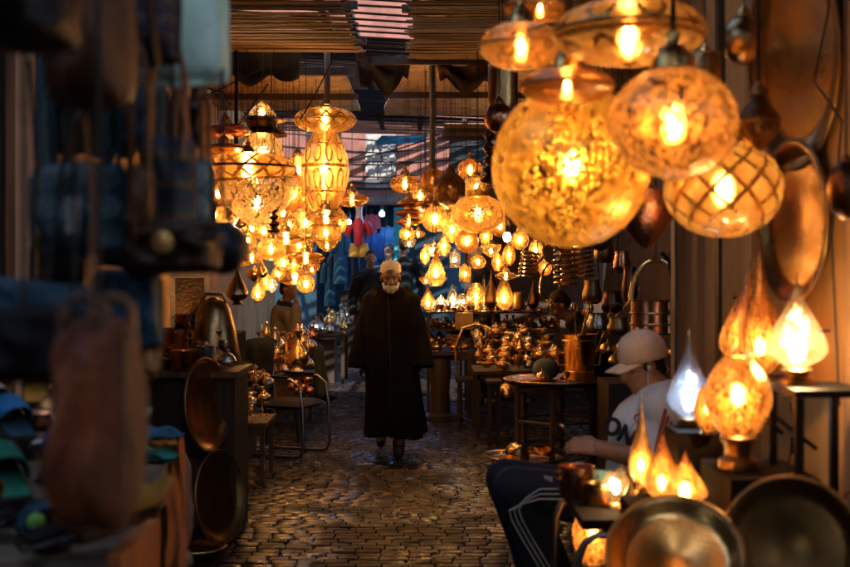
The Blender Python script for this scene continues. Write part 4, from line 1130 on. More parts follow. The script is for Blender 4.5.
for sx in (0, .045): MB().tube([(sx, 0, 0), (sx, 0, 1.55), (sx - .02, 0, 1.66), (sx - .06, 0, 1.7)], .011, 7).build('upright', IRON, t)
for zz in (.5, 1.0, 1.4): MB().box((.02, 0, zz), (.05, .02, .02)).build('rung', IRON, t, smooth=False)

# ------------------------------------------------------------------ left side: copper stall, chairs
x0, x1 = xat(138, 7.0), xat(236, 7.0)
t = thing('copper_stall', 'brown wooden cabinet stall loaded with copper pots', 'stall', ((x0 + x1) / 2, 7.2, 0))
w_ = x1 - x0
MB().box((0, 0, 1.0), (w_ + .06, .62, .035)).build('top', wood('stall_wood', (.2, .085, .035)), t, smooth=False)
MB().box((0, .02, .5), (w_, .52, .96)).build('cabinet', DARKW, t, smooth=False)
MB().box((-.05, -.245, .72), (w_ * .66, .02, .3)).build('panel', DARKW, t, smooth=False)
MB().box((-.05, -.25, .3), (w_ * .72, .03, .4)).build('door', wood('stall_wood', (.2, .085, .035)), t, smooth=False)
for a in ((160, 372, 22, 22, 7.05, COPPERH, 'hammered copper pot at the near corner of the copper stall'), (187, 371, 34, 20, 7.0, COPPER, 'wide copper pan on the copper stall before the big bell'),
          (176, 352, 26, 24, 7.25, COPPERH, 'red copper pot stacked in the middle of the copper stall'), (186, 330, 22, 16, 7.3, COPPER, 'small copper pot topmost of the copper stall stack'),
          (150, 352, 16, 20, 7.3, OLDB, 'old brass pot at the back of the copper stall'), (205, 362, 18, 16, 6.98, TIN, 'silvery pot beside the big bell')):
    pot(*a, z=max(1.018, P(0, a[1], a[4]).z))
heap(16, ['cup', 'teapot', 'bowl', 'sugar_pot', 'candlestick'], [BRASS, COPPER, BRASSB, TIN], xat(142, 7), xat(226, 7), 6.93, 7.4, 1.018, .12, .07, .12, 'on the copper stall', 21, 2)
c = P(214, 366, 7.5)
t = thing('brass_bell_shade', 'large polished bell shaped brass shade standing on the copper stall', 'lamp shade', c)
W, H = U(27, 7.5), U(68, 7.5)
MB().lathe([(W, 0), (W * 1.02, H * .04), (W * .92, H * .25), (W * .8, H * .55), (W * .62, H * .82), (W * .42, H * .95), (W * .16, H), (.02, H * 1.01)], 36).build('shade', metal('satin_brass', (.5, .3, .12), .27, .5), t)
MB().tube([(-W * .5, 0, H * .93), (-W * .3, 0, H * 1.06), (W * .3, 0, H * 1.06), (W * .5, 0, H * .93)], .012, 7).build('handle', OLDB, t)
block('dark box lifting the big brass bell on the copper stall', (P(214, 0, 7.5).x, 7.55, 1.02), (.4, .3, P(0, 366, 7.5).z - 1.02))
t = thing('tall_mirror', 'narrow brass framed mirror leaning behind the copper pots', 'mirror', P(190, 330, 7.7), (-.1, 0, 0.3))
MB().box((0, 0, .17), (.2, .02, .34)).build('glass', metal('aged_mirror', (.25, .17, .08), .12, .3), t, smooth=False)
f = MB()
for sx in (-.11, .11): f.box((sx, -.005, .17), (.03, .035, .4))
f.box((0, -.006, .36), (.19, .034, .03)); f.box((0, -.006, -.02), (.19, .034, .03)); f.build('frame', BRASS, t, smooth=False)
block('dark crate behind the copper stall carrying the narrow mirror', (xat(190, 7.85), 7.78, 0), (.7, .42, P(0, 333, 7.7).z))
disc('big copper disc leaning on the cabinet above the tall tray', P(203, 405, 6.78), U(46, 6.78), face((.97, -.3, .1)), ENGC)
disc('big dull brass tray standing edge on at the stall foot', P(216, 497, 6.8), U(46, 6.8), face((.93, -.36, .12)), ENGO)
disc('shallow brass tray on the paving at the copper stall foot', P(196, 557, 6.62), U(30, 6.62), (0, 0, 0), ENGB, rim=BRASSB).location.z = .03

slab_table('plank_bench', 'low plank bench with brass ware beside the tube chair', xat(230, 9.0), xat(268, 9.0), 8.9, 9.5, .46, MIDW, .035)
heap(30, ['teapot', 'cup', 'bowl', 'sugar_pot', 'candlestick', 'ewer'], [BRASS, BRASSB, TIN, BRASS], xat(231, 9.1), xat(266, 9.1), 8.95, 9.45, .465, .3, .08, .14, 'on the plank bench by the tube chair', 22, 2)
o = MB().box((0, 0, .3), (.5, .9, .6)).build('goods_crate', DARKW, loc=(xat(217, 9.9), 10.0, 0), smooth=False); tag(o, 'dark crate behind the plank bench', 'crate')
heap(26, ['teapot', 'cup', 'ewer', 'sugar_pot', 'candlestick'], [BRASS, BRASSB, TIN], xat(200, 9.9), xat(234, 9.9), 9.6, 10.4, .605, .3, .11, .18, 'on the dark crate behind the tube chair', 23, 3)
slab_table('ware_table', 'dark table of heaped ware between the tube chair and the smoking man', xat(255, 12.2), xat(310, 12.2), 11.9, 12.7, .55, DARKW, .04)
heap(34, ['teapot', 'cup', 'ewer', 'sugar_pot', 'candlestick', 'bowl'], [BRASS, BRASSB, TIN, COPPER], xat(256, 12.2), xat(309, 12.2), 11.93, 12.65, .555, .35, .12, .19, 'in the heap before the smoking man', 24, 3)
ware('ewer', BRASSB, (xat(299, 12.1), 12.0, .56), .33, 2.6, 'tall bright ewer on the heap before the smoking man')
r = random.Random(6)
for k in range(9):
    c = P(302 + r.uniform(-10, 12), 380 + r.uniform(-12, 16), 11.7)
    o = MB().ell((0, 0, 0), .045, 12, 8).build('copper_ball', COPPER, loc=c); tag(o, 'polished copper ball strung at the edge of the heap', 'ball', 'copper balls on the heap before the smoking man')
# tube steel chair
d = 10.4
ox = xat(277, d)
t = thing('tube_chair', 'worn black chair with steel tube arms and runners on the paving', 'chair', (ox, d, 0), (0, 0, -.42))
for sy in (-.23, .23):
    MB().tube([(-.2, sy, .02), (.3, sy, .02), (.37, sy, .03), (.4, sy, .1), (.39, sy, .44), (.36, sy, .62), (.28, sy, .68), (-.1, sy, .67), (-.16, sy, .66)], .014, 8).build('side_tube', STEEL, t)
    MB().tube([(-.2, sy, .02), (-.16, sy, .42), (-.2, sy, .98)], .014, 8).build('back_tube', STEEL, t)
    MB().box((.1, sy, .695), (.3, .04, .025)).build('arm_pad', IRON, t)
MB().tube([(-.2, -.23, .02), (-.2, .23, .02)], .013, 8).build('crossbar', STEEL, t)
MB().pillow(.5, .48, .07, 10, 6, Matrix.Translation((.13, 0, .45)) @ Matrix.Rotation(PI / 2, 4, 'X') @ Matrix.Translation((0, 0, .24))).build('seat', leather('black_vinyl', (.012, .011, .011), .6, .1), t)
MB().pillow(.5, .56, .07, 10, 6, Matrix.Translation((-.17, 0, 1.02)) @ Matrix.Rotation(.06, 4, 'Y') @ Matrix.Rotation(PI / 2, 4, 'Z')).build('backrest', leather('black_vinyl', (.012, .011, .011), .6, .1), t)
t = thing('plastic_stool', 'small black plastic stool seen through the tube chair', 'stool', (xat(285, 11.2), 11.2, 0))
MB().box((0, 0, .3), (.32, .3, .035)).build('seat', matte('black_plastic', (.02, .018, .016), rough=.5), t)
for sx in (-1, 1):
    for sy in (-1, 1): MB().tube([(sx * .16, sy * .14, 0), (sx * .12, sy * .11, .29)], [.03, .024], 6).build('leg', matte('black_plastic', (.02, .018, .016), rough=.5), t)
MB().box((0, -.125, .16), (.22, .015, .05)).build('rail', matte('black_plastic', (.02, .018, .016), rough=.5), t)

# far left counter and blue lit stock at the end of the alley
slab_table('far_counter', 'dark counter beyond the smoking man', xat(308, 17.3), xat(348, 17.3), 16.9, 17.7, .72, DARKW, .05)
MBc = MB().box((0, 0, .33), (.46, .5, .66)); o = MBc.build('goods_crate', BRWALL, loc=(xat(320, 17.3), 17.3, 0), smooth=False); tag(o, 'brown box under the dark counter beyond the smoking man', 'box')
heap(12, ['ewer', 'candlestick', 'sugar_pot'], [TIN, OLDB, BRASS], xat(310, 17.2), xat(346, 17.2), 17, 17.6, .725, .1, .16, .3, 'on the dark counter beyond the smoking man', 31, 2)
def garment(label, px, ytop, w, h, d, m, seed, name='hanging_robe', cat='robe'):
    c = P(px, ytop, d); W, H = U(w, d), U(h, d)
    t = thing(name, label, cat, c)
    rg = []
    for i in range(9):
        f = i / 8; ring = []
        ww = W * (.34 + .16 * f) * (1 if i else .5)
        for j in range(20):
            a = 2 * PI * j / 20
            ring.append((ww * math.cos(a) * (1 + .08 * math.sin(5 * a + seed)), (.09 + .02 * math.sin(a * 4 + seed + f * 2)) * math.sin(a) * (1 if i else .4), -H * f))
        rg.append(ring)
    MB().loft(rg).build('body', m, t)
    for sx in (-1, 1): MB().tube([(sx * W * .28, 0, -.03), (sx * W * .46, 0, -H * .2), (sx * W * .5, 0, -H * .48)], [.06, .075, .085], 10).build('sleeve', m, t)
    MB().tube([(-.03, 0, .0), (0, 0, .1), (.03, 0, .08)], .006, 5).build('hanger', IRON, t)
    return t
BLU = [matte('blue_cloth', (.006, .03, .1)), matte('teal_cloth', (.006, .04, .06)), matte('pale_blue_cloth', (.05, .11, .2)), matte('navy_cloth', (.005, .01, .025)), matte('red_cloth', (.3, .03, .035))]
for i, (px, yt, w, h, mi, lb) in enumerate(((340, 222, 14, 62, 1, 'teal robe hanging left of the red shirt'), (332, 232, 12, 50, 3, 'navy robe hanging at the shop corner'), (350, 246, 12, 60, 0, 'blue robe hanging below the red shirt sleeve'),
     (374, 232, 13, 56, 0, 'bright blue robe right of the red shirt'), (388, 226, 12, 54, 2, 'pale blue robe under the cold lamp'), (371, 268, 12, 40, 2, 'pale blue robe low behind the walking man'),
     (402, 236, 11, 60, 3, 'navy robe by the teal door'), (330, 262, 12, 44, 1, 'teal robe low over the dark counter'), (372, 214, 10, 30, 4, 'dark red robe in the blue shop'), (412, 262, 13, 44, 3, 'navy robe right of the white cap'), (356, 288, 11, 38, 0, 'blue robe low left of the walking man'))):
    garment(lb, px, yt, w, h, 21.5 + .35 * (i % 3), BLU[mi], i)
d = 20.6
t = thing('shop_dummy', 'shop dummy in red shirt and yellow shorts at the end of the alley', 'mannequin', P(359, 290, d))
def zq(py): return (290 - py) / F * d
MB().tube([(0, 0, zq(243)), (0, 0, zq(224)), (0, 0, zq(212)), (0, 0, zq(204))], [.06, .08, .05, .07], 12).build('torso', matte('dummy_skin', (.5, .3, .24)), t)
sh = MB().tube([(0, 0, zq(245)), (0, 0, zq(236)), (0, 0, zq(226)), (0, 0, zq(221)), (0, 0, zq(218))], [.13, .14, .16, .14, .06], 16, flat=.65)
for sx in (-1, 1): sh.tube([(sx * .11, 0, zq(223)), (sx * .19, 0, zq(230)), (sx * .2, 0, zq(236))], [.07, .065, .06], 10)
sh.build('shirt', matte('bright_red_cloth', (.5, .025, .03)), t)
so = MB()
for sx in (-1, 1): so.tube([(sx * .06, 0, zq(244)), (sx * .08, 0, zq(250)), (sx * .09, 0, zq(257))], [.085, .09, .095], 12)
so.build('shorts', matte('yellow_cloth', (.6, .27, .03)), t)
for sx in (-1, 1): MB().tube([(sx * .08, 0, zq(256)), (sx * .08, 0, zq(270)), (sx * .08, 0, zq(288))], [.06, .055, .035], 10).build('leg', BLU[3], t)
MB().lathe([(0, 0), (.2, 0), (.2, .02), (.02, .05), (.02, .3), (0, .3)], 16).build('stand', IRON, t)
block('dark plinth under the shop dummy', (P(359, 0, d).x, d, 0), (.6, .5, P(0, 290, d).z))
t = thing('teal_door', 'bright teal door frame at the far end right of the walking man', 'door', (P(398, 0, 20.2).x, 20.2, 0))
MB().box((0, 0, 1.35), (.14, .1, 2.7)).build('jamb', matte('bright_teal_paint', (.03, .3, .38)), t, smooth=False)
MB().box((.45, 0, 2.64), (.76, .09, .12)).build('lintel', matte('bright_teal_paint', (.03, .3, .38)), t, smooth=False)
MB().box((.5, .05, 1.25), (.7, .04, 2.5)).build('panel', TEALW, t, smooth=False)
for px, py, dd, T, lb in ((441, 226, 21.4, 200, 'added cold blue bulb far behind the amber cone lantern for a blue streak on the paving'), (382, 214, 21.0, 300, 'cold blue white lamp bulb hanging in the far blue shop'), (349, 222, 20.2, 22, 'small pale lamp bulb beside the red shirt'), (386, 245, 22.6, 180, 'low blue lamp bulb deep in the far shop'), (366, 276, 22.8, 110, 'low blue lamp bulb behind the hanging robes')):  # the first bulb is added to streak the wet paving with blue
    c = P(px, py, dd)
    t = thing('shop_bulb', lb, 'bulb', c)
    link('glass', bulb_data(T, (.16, .42, 1.0) if T != 22 else (1, .75, .6)), t, scale=(.042, .042, .042) if T != 22 else (.04, .04, .04))
    MB().lathe([(0, .16), (.03, .15), (.03, .07), (0, .06)], 10).build('socket', IRON, t)
    link('cord', CORDD, t, (0, 0, .15), (.006, .006, max(.1, 3.0 - c.z)))
# ------------------------------------------------------------------ hanging bags and slippers, near left
BRL = leather('brown_leather', (.13, .055, .026)); DKL = leather('black_brown_leather', (.022, .013, .01)); TANL = leather('tan_leather', (.26, .11, .045))
KILIM = stripes('kilim_bands', ((.02, .05, .09), (.16, .035, .025), (.015, .02, .03), (.2, .12, .06), (.03, .07, .1), (.09, .02, .02), (.02, .03, .05)), 42)
KILIM2 = stripes('green_bands', ((.02, .09, .07), (.08, .03, .08), (.02, .05, .09), (.012, .06, .04), (.18, .1, .05)), 18)
TOTE = matte('pale_teal_canvas', (.66, .92, .78), (.58, .86, .72), .8, 3, .3)
EMB = rings('embroidered_blue', (.02, .06, .09), (.14, .22, .24), 3)
EMB2 = rings('embroidered_green', (.015, .07, .07), (.1, .1, .16), 2)
NAVY = matte('navy_canvas', (.015, .06, .1), (.01, .035, .06), .75, 4)
BLACKC = matte('black_canvas', (.012, .012, .014), rough=.9, spec=.15)
def bag(px, pytop, w, h, d, m, label, t=.14, rot=0, strap=None, sm_=BRL, flap=None, drop=.05, seed=1, roll=0, name='hanging_bag', cat='bag', hook=None, pattern_back=None):
    W, H = U(w, d), U(h, d); c = P(px, pytop, d)
    o = thing(name, label, cat, c, (0, roll, rot))
    MB().pillow(W, H, t, 16, 5, None, drop, .03, seed).build('body', m, o)
    if flap:
        MB().pillow(W * 1.03, H * .45, t * .3, 12, 5, Matrix.Translation((0, -t * .42, .01)), drop, .02, seed + 3).build('flap', flap, o)
        MB().lathe([(0, 0), (.018, 0), (.018, .008), (0, .01)], 12, M=Matrix.Translation((0, -t * .62, -H * .38)) @ Matrix.Rotation(PI / 2, 4, 'X')).build('clasp', BRASS, o)
    MB().tube([(-W / 2 * .96, -t * .1, -.02), (-W / 2 * .98, -t * .12, -H * .5), (-W / 2 * .9, -t * .1, -H * .97), (0, -t * .1, -H * 1.0), (W / 2 * .9, -t * .1, -H * .97), (W / 2 * .98, -t * .12, -H * .5), (W / 2 * .96, -t * .1, -.02)], .006, 6).build('piping', sm_, o)
    if strap:
        for sy in (-t * .25, t * .25):
            MB().tube([(-W * .33, sy, -.04), (-W * .3, sy, strap * .55), (-W * .14, sy, strap * .92), (0, sy * .6, strap), (W * .14, sy, strap * .92), (W * .3, sy, strap * .55), (W * .33, sy, -.04)], .011, 7, flat=.5).build('strap', sm_, o)
    L = (hook or 2.9) - c.z - (strap or 0)
    if L > .03: link('cord', CORDD, o, (0, 0, (strap or 0) - .005), (.004, .004, L))
    return o
for i, (px, yt, w_, h_, dd, m_) in enumerate(((70, 84, 40, 70, 2.9, DKL), (112, 92, 46, 66, 3.0, BLACKC), (150, 84, 34, 60, 2.8, NAVY), (184, 96, 30, 52, 3.1, DKL), (128, 196, 60, 70, 2.9, BLACKC), (56, 240, 50, 60, 2.8, DKL))):
    bag(px, yt, w_, h_, dd, m_, 'dark plain bag deep in the row behind the patterned bags, ' + ['left of the reddish pouch', 'under the slouched brown bag', 'below the kilim bag', 'below the pale teal tote', 'over the brown satchel', 'behind the slack navy bag'][i], .1, .1 * i, .15, DKL, seed=40 + i)
bag(22, -60, 110, 112, 1.5, DKL, 'big black brown leather bag blocking the upper corner', .2, .1, seed=2, flap=DKL)
bag(93, -70, 74, 180, 1.75, BRL, 'dark brown slouched leather bag hanging beside the striped kilim bag', .16, -.2, seed=4, drop=.1)
bag(70, 0, 42, 86, 1.95, leather('red_brown_leather', (.17, .06, .035)), 'reddish leather pouch with a shiny clasp behind the slouched bag', .1, .2, flap=BRL, seed=5)
bag(150, -40, 60, 106, 2.05, KILIM, 'kilim bag with dark red and blue bands and a leather strap', .07, .08, seed=6, sm_=DKL, drop=.0)
o = MB().tube([P(146, -40, 1.98), P(152, 20, 1.97), P(158, 66, 1.99)], .02, 8, flat=.3).build('leather_strap', DKL); tag(o, 'dark leather strap running down over the kilim bag', 'strap')
bag(170, -60, 106, 146, 2.3, TOTE, 'pale teal canvas tote hanging behind the kilim bag', .09, .25, seed=7, sm_=TOTE, drop=.02, roll=-.05)
bag(86, 162, 84, 92, 2.0, EMB, 'blue embroidered shoulder bag with ring motifs', .12, -.1, .3, NAVY, seed=8)
bag(52, 168, 40, 80, 2.3, EMB2, 'green embroidered purse left of the ring motif bag', .1, .3, .25, NAVY, seed=9)
bag(168, 136, 54, 106, 2.15, KILIM2, 'green and violet banded woven bag with loop handles', .12, .15, .2, TANL, seed=10)
bag(140, 165, 26, 80, 2.0, TANL, 'narrow tan leather pouch between the two patterned bags', .08, .2, .2, seed=11)
bag(192, 158, 44, 70, 2.45, rings('pale_blue_print', (.05, .16, .22), (.3, .42, .45), 2), 'pale blue printed purse above the round dark pouch', .1, -.1, .2, BRL, seed=12)
bag(172, 226, 96, 46, 2.05, leather('dull_brown_leather', (.075, .035, .018)), 'wide low brown leather satchel under the patterned bags', .14, .05, seed=13, flap=leather('dull_brown_leather', (.075, .035, .018)))
bag(66, 196, 38, 90, 2.15, BLACKC, 'black cloth pouch beneath the embroidered purse', .1, .1, seed=14)
t = thing('round_pouch', 'round dark leather pouch hanging against the glowing lanterns', 'pouch', P(222, 248, 2.3))
R_ = U(28, 2.3)
MB().lathe([(R_ * math.sin(a) * (1 + .03 * math.sin(5 * a)), -R_ * math.cos(a) * .96) for a in [PI * k / 18 for k in range(19)]], 28).build('body', leather('blue_black_leather', (.016, .02, .026), .3), t)
MB().tube([(-R_ * .25, 0, R_ * .9), (-R_ * .2, 0, R_ * 1.6), (R_ * .2, 0, R_ * 1.6), (R_ * .25, 0, R_ * .9)], .006, 6).build('strap', DKL, t)
link('cord', CORDD, t, (0, 0, R_ * 1.58), (.004, .004, 1.2))
bag(98, 318, 76, 212, 1.6, matte('rust_suede', (.2, .055, .018), (.04, .012, .007), .6, 8, .5, .2), 'long rust brown leather bag hanging lowest in front of the slippers', .13, -.35, seed=15, drop=.06, strap=.03)
bag(74, 330, 34, 196, 1.72, DKL, 'black leather bag hanging against the long rust brown one', .12, .2, seed=16)
bag(24, 306, 84, 72, 1.7, BLACKC, 'black cloth bag filling the edge below the blue canvas bag', .16, .1, seed=17, drop=.08)
bag(48, 282, 120, 66, 1.9, NAVY, 'slack navy canvas bag slung under the embroidered bags', .1, .1, seed=18, roll=.12)
bag(128, 268, 68, 82, 2.1, matte('deep_blue_cloth', (.015, .075, .13), (.012, .03, .05), .6), 'deep blue cloth bag left of the copper pots', .12, .15, seed=19)
bag(128, 312, 60, 66, 2.2, DKL, 'black leather pouch beside the long rust brown bag', .12, .0, seed=20)
for i, (px, a, b, dd, m) in enumerate(((85, 120, 300, 1.85, TANL), (112, 60, 190, 2.0, NAVY), (178, 90, 160, 2.1, TANL), (60, 60, 200, 2.0, DKL), (124, 95, 170, 2.1, TANL), (30, 60, 300, 2.2, DKL))):
    p, q = P(px, a, dd), P(px + 4, b, dd)
    o = MB().tube([p, p.lerp(q, .5) + Vector((.01, 0, 0)), q], .008, 7, flat=.5).build('hanging_strap', m)
    tag(o, ['tan strap hanging down the middle of the embroidered bags', 'navy strap hanging beside the kilim bag', 'tan strap below the pale teal tote', 'black strap over the green purse', 'tan looped strap over the banded bag', 'black strap before the pale doorway posts'][i], 'strap')
t = thing('price_tag', 'white paper tag hanging on the ring motif bag', 'tag', P(73, 198, 1.88))
MB().box((0, 0, -.028), (.019, .002, .056), (0, .06, 0)).build('paper', matte('white_paper', (.6, .55, .6)), t, smooth=False)
MB().tube([(0, 0, 0), (.002, 0, .06)], .0012, 4).build('string', CORD, t)
t = thing('bag_rail', 'dark wooden rail with hooks carrying the hanging bags', 'rail', (-.9, 1.95, 2.9))
MB().tube([(-.9, 0, 0), (.75, 0, 0)], .02, 8).tube([(-.9, -.35, 0), (.75, -.35, 0)], .02, 8).tube([(-.9, .35, 0), (.9, .35, 0)], .02, 8).build('rail', DARKW, t)

# stepped slipper stand
ORW = wood('orange_planks', (.42, .15, .035), .5, .6)
t = thing('slipper_stand', 'stepped wooden stand with orange end planks covered in slippers', 'stand', (-.9, 3.0, 0))
for i, (y_, z_, dp, xr) in enumerate(((2.62, 1.0, .34, .24), (3.0, 1.09, .38, .07), (3.4, 1.15, .4, -.14))):
    MB().box((xr - .45, y_ - 3.0, z_ - .015), (.9, dp, .03)).build('shelf', wood('grey_planks', (.2, .17, .13)), t, smooth=False)
    MB().box((xr - .45, y_ - 3.0, (z_ - .03) / 2), (.86, dp - .02, z_ - .032)).build('riser', DARKW, t, smooth=False)
MB().box((.257, -.38, .5), (.03, .36, 1.03)).build('end_plank', ORW, t, smooth=False)
MB().box((.087, .03, .5), (.03, .37, 1.0)).build('end_plank', BLACKC, t, smooth=False)
def slipper_parts(m, m2):
    k = ('slip', m.name, m2.name)
    if k not in WD:
        L = .26
        def hw(f): return .043 * (.78 + .35 * math.sin(PI * min(1, f * 1.02)) ** .7) * (1 - sm(.8, 1.06, f) ** 1.6)
        rg = []
        for i in range(15):
            f = i / 14; w = max(.002, hw(f)); rg.append([(w * math.cos(a), f * L, .008 + .008 * math.sin(a) + .02 * sm(.85, 1, f)) for a in [2 * PI * j / 12 for j in range(12)]])
        sole = MB().loft(rg).data('sole', DKL)
        rg = []
        for i in range(12):
            f = .34 + .66 * i / 11; w = max(.002, hw(f)) * 1.03; h = .062 * (1 - sm(.45, 1.02, f)) + .006
            rg.append([(w * math.cos(a), f * L - (.03 * math.sin(a) if i == 0 else 0), .012 + h * math.sin(a) + .02 * sm(.85, 1, f)) for a in [PI * j / 12 for j in range(13)]])
        n = 13; up = MB(); up.add([p for r in rg for p in r], [(i * n + j, i * n + j + 1, (i + 1) * n + j + 1, (i + 1) * n + j) for i in range(11) for j in range(n - 1)])
        ud = up.data('upper', m)
        inn = MB().loft([[(max(.002, hw(f) * .85) * math.cos(a), f * L, .019 + .002 * math.sin(a)) for a in [2 * PI * j / 10 for j in range(10)]] for f in [.04 + .6 * i / 8 for i in range(9)]]).data('insole', m2)
        WD[k] = (sole, ud, inn)
    return WD[k]
def slipper(px, py, d, m, m2, label, rz=0, tilt=.0, s=1.0, roll=0, group=None):
    c = P(px, py, d); zs = 1.0 if d < 2.8 else 1.09 if d < 3.19 else 1.15
    c.z = max(zs + .004, min(c.z, zs + .05)); tilt *= .45
    t = thing('slipper', label, 'slipper', c, (tilt, roll, rz), group); t.scale = (s, s, s)
    a, b, c = slipper_parts(m, m2)
    link('sole', a, t); u = link('upper', b, t); link('insole', c, t)
    u.modifiers.new('thick', 'SOLIDIFY').thickness = .004
CW = matte('cream_leather', (.5, .4, .42)); BL = matte('bright_blue_suede', (.03, .2, .5)); TQ = stripes('teal_white_bands', ((.05, .3, .3), (.45, .55, .5), (.02, .1, .12), (.4, .5, .5)), 12)
GR = matte('green_felt', (.01, .17, .12)); PUR = matte('purple_suede', (.06, .03, .12)); YE = matte('mustard_felt', (.42, .22, .03)); BLK = BLACKC
WPT = rings('white_print', (.5, .6, .6), (.02, .05, .07), 2)
for a in ((36, 392, 3.45, CW, YE, 'cream slipper standing upright at the back of the stand', .2, 1.2, 1.0), (6, 424, 3.2, CW, CW, 'cream slipper lying by the photo edge', 1.0, .9, 1.0),
          (24, 430, 3.15, BL, NAVY, 'bright blue suede slipper on the upper step', .7, .9, 1.0), (38, 436, 3.35, TQ, WPT, 'teal banded slipper of the striped pair', -1.3, .25, 1.05),
          (52, 444, 3.2, TQ, CW, 'white and teal slipper in front of the striped pair', -1.1, .2, 1.05), (30, 449, 3.05, WPT, WPT, 'white printed slipper with dark spots', -1.4, .25, 1.05),
          (14, 506, 2.75, GR, GR, 'green felt slipper on the middle step', .6, .75, 1.2), (46, 502, 2.8, PUR, NAVY, 'purple suede slipper on the middle step', -.4, .6, 1.1),
          (60, 500, 2.85, matte('violet_blue_suede', (.03, .05, .2)), NAVY, 'violet blue slipper beside the purple one', .2, .7, 1.1), (12, 525, 2.6, YE, BLK, 'mustard slipper with frilled edge', 1.2, .5, 1.0),
          (20, 552, 2.4, YE, BLK, 'large mustard felt slipper lowest on the stand', -1.0, .5, 1.3), (54, 560, 2.5, NAVY, BL, 'navy slipper near the lowest mustard one', .5, .2, 1.0),
          (100, 532, 2.75, BL, BL, 'blue leather slipper on the end of the orange plank', -.6, .5, .75), (112, 514, 2.9, matte('dusty_pink_felt', (.4, .26, .3)), CW, 'dusty pink slipper above the blue one', .5, .5, .7),
          (124, 512, 2.92, matte('dusty_pink_felt', (.4, .26, .3)), CW, 'second dusty pink slipper touching its pair', .8, .5, .7), (72, 545, 2.6, PUR, PUR, 'purple slipper in the shade of the rust brown bag', -.2, .4, 1.0),
          (10, 470, 2.95, NAVY, BLK, 'navy slipper in shade at the photo edge', 1.3, .4, 1.1), (60, 470, 3.0, GR, NAVY, 'dark green slipper by the black bag', -.8, .3, 1.0)):
    slipper(*a)
for px, py, lb in ((36, 513, 'upper of two lime green pompoms'), (41, 523, 'lower of two lime green pompoms')):
    o = MB().ell((0, 0, 0), .02, 12, 8).build('pompom', matte('lime_wool', (.16, .42, .08), rough=.95), loc=Vector((P(px, py, 2.5).x, 2.5, 1.045 if px > 40 else 1.07))); tag(o, lb + ' on the mustard slipper', 'pompom')
ware('sugar_pot', OLDB, Vector((P(50, 408, 3.5).x, 3.5, 1.15)), .13, 0, 'old brass lidded pot among the slippers'); ware('bowl', COPPER, Vector((P(48, 422, 3.42).x, 3.36, 1.15)), .12, 0, 'small copper bowl among the slippers')
ware('candlestick', OLDB, Vector((P(8, 410, 3.5).x, 3.5, 1.15)), .14, 0, 'old brass candlestick beside the upright cream slipper')
# post with folded cloths at the stand end
t = thing('stall_box', 'pale grey wooden box on a brown post beside the slipper stand', 'box', (P(150, 0, 4.0).x, 4.0, 0))
zt = P(0, 461, 4.0).z
MB().box((0, 0, zt - .075), (.11, .16, .14)).build('box', matte('pale_grey_paint', (.3, .29, .25), (.22, .2, .17), .7), t, smooth=False)
MB().box((-.005, 0, (zt - .147) / 2), (.075, .1, zt - .147)).build('post', wood('dull_post', (.16, .1, .07)), t, smooth=False)
t = thing('orange_cloth', 'orange cloth hanging crumpled from the pale grey box', 'cloth', (P(172, 0, 4.05).x, 4.05, P(0, 432, 4.05).z))
MB().pillow(.09, .5, .05, 16, 6, None, .1, .05, 31).build('cloth', matte('orange_cotton', (.5, .2, .07), (.4, .12, .05), .85), t)
for i, (px, py, w, h, m, lb) in enumerate(((155, 453, 48, 10, matte('teal_towel', (.02, .28, .32)), 'teal folded cloth on the pale grey box'), (150, 446, 30, 8, matte('pale_green_towel', (.3, .5, .42)), 'pale green folded cloth on the teal one'),
        (160, 441, 30, 8, matte('yellow_towel', (.5, .28, .06)), 'yellow folded cloth on the box stack'), (160, 434, 40, 8, matte('blue_towel', (.02, .13, .28)), 'blue folded cloth topmost of the box stack'))):
    o = MB().pillow(U(w, 4), .15, U(h * 1.3, 4), 12, 4, Matrix.Rotation(PI / 2, 4, 'X') @ Matrix.Translation((0, 0, .07)), 0, .015, i * 3).build('folded_cloth', m, loc=P(px, py, 4.0)); o.rotation_euler = (0, .06 * (-1) ** i, .2 * i); tag(o, lb, 'cloth')
t = thing('plastic_sack', 'crumpled clear plastic sack beside the shallow tray on the paving', 'sack', P(176, 560, 4.6))
b = MB().ell((0, 0, .2), (.07, .07, .24), 22, 18)
b.v = [v + v.normalized() * .045 * noise.noise(v * 14) + Vector((.03 * noise.noise(v * 7), 0, 0)) for v in b.v]
mt = NT('clear_plastic'); b.build('film', mt.surf(mt.n('MixShader', {0: .65, 1: mt.n('BsdfTransparent').outputs[0], 2: mt.n('BsdfPrincipled', {'Base Color': (.35, .22, .17, 1), 'Roughness': .2}).outputs[0]}).outputs[0]), t)
o = MB().tube([P(112, 520, 3.0), P(136, 545, 3.1), P(146, 600, 3.1)], .014, 8).build('teal_strap', matte('teal_cloth', (.02, .18, .24))); tag(o, 'teal strap trailing from the end of the slipper stand', 'strap')

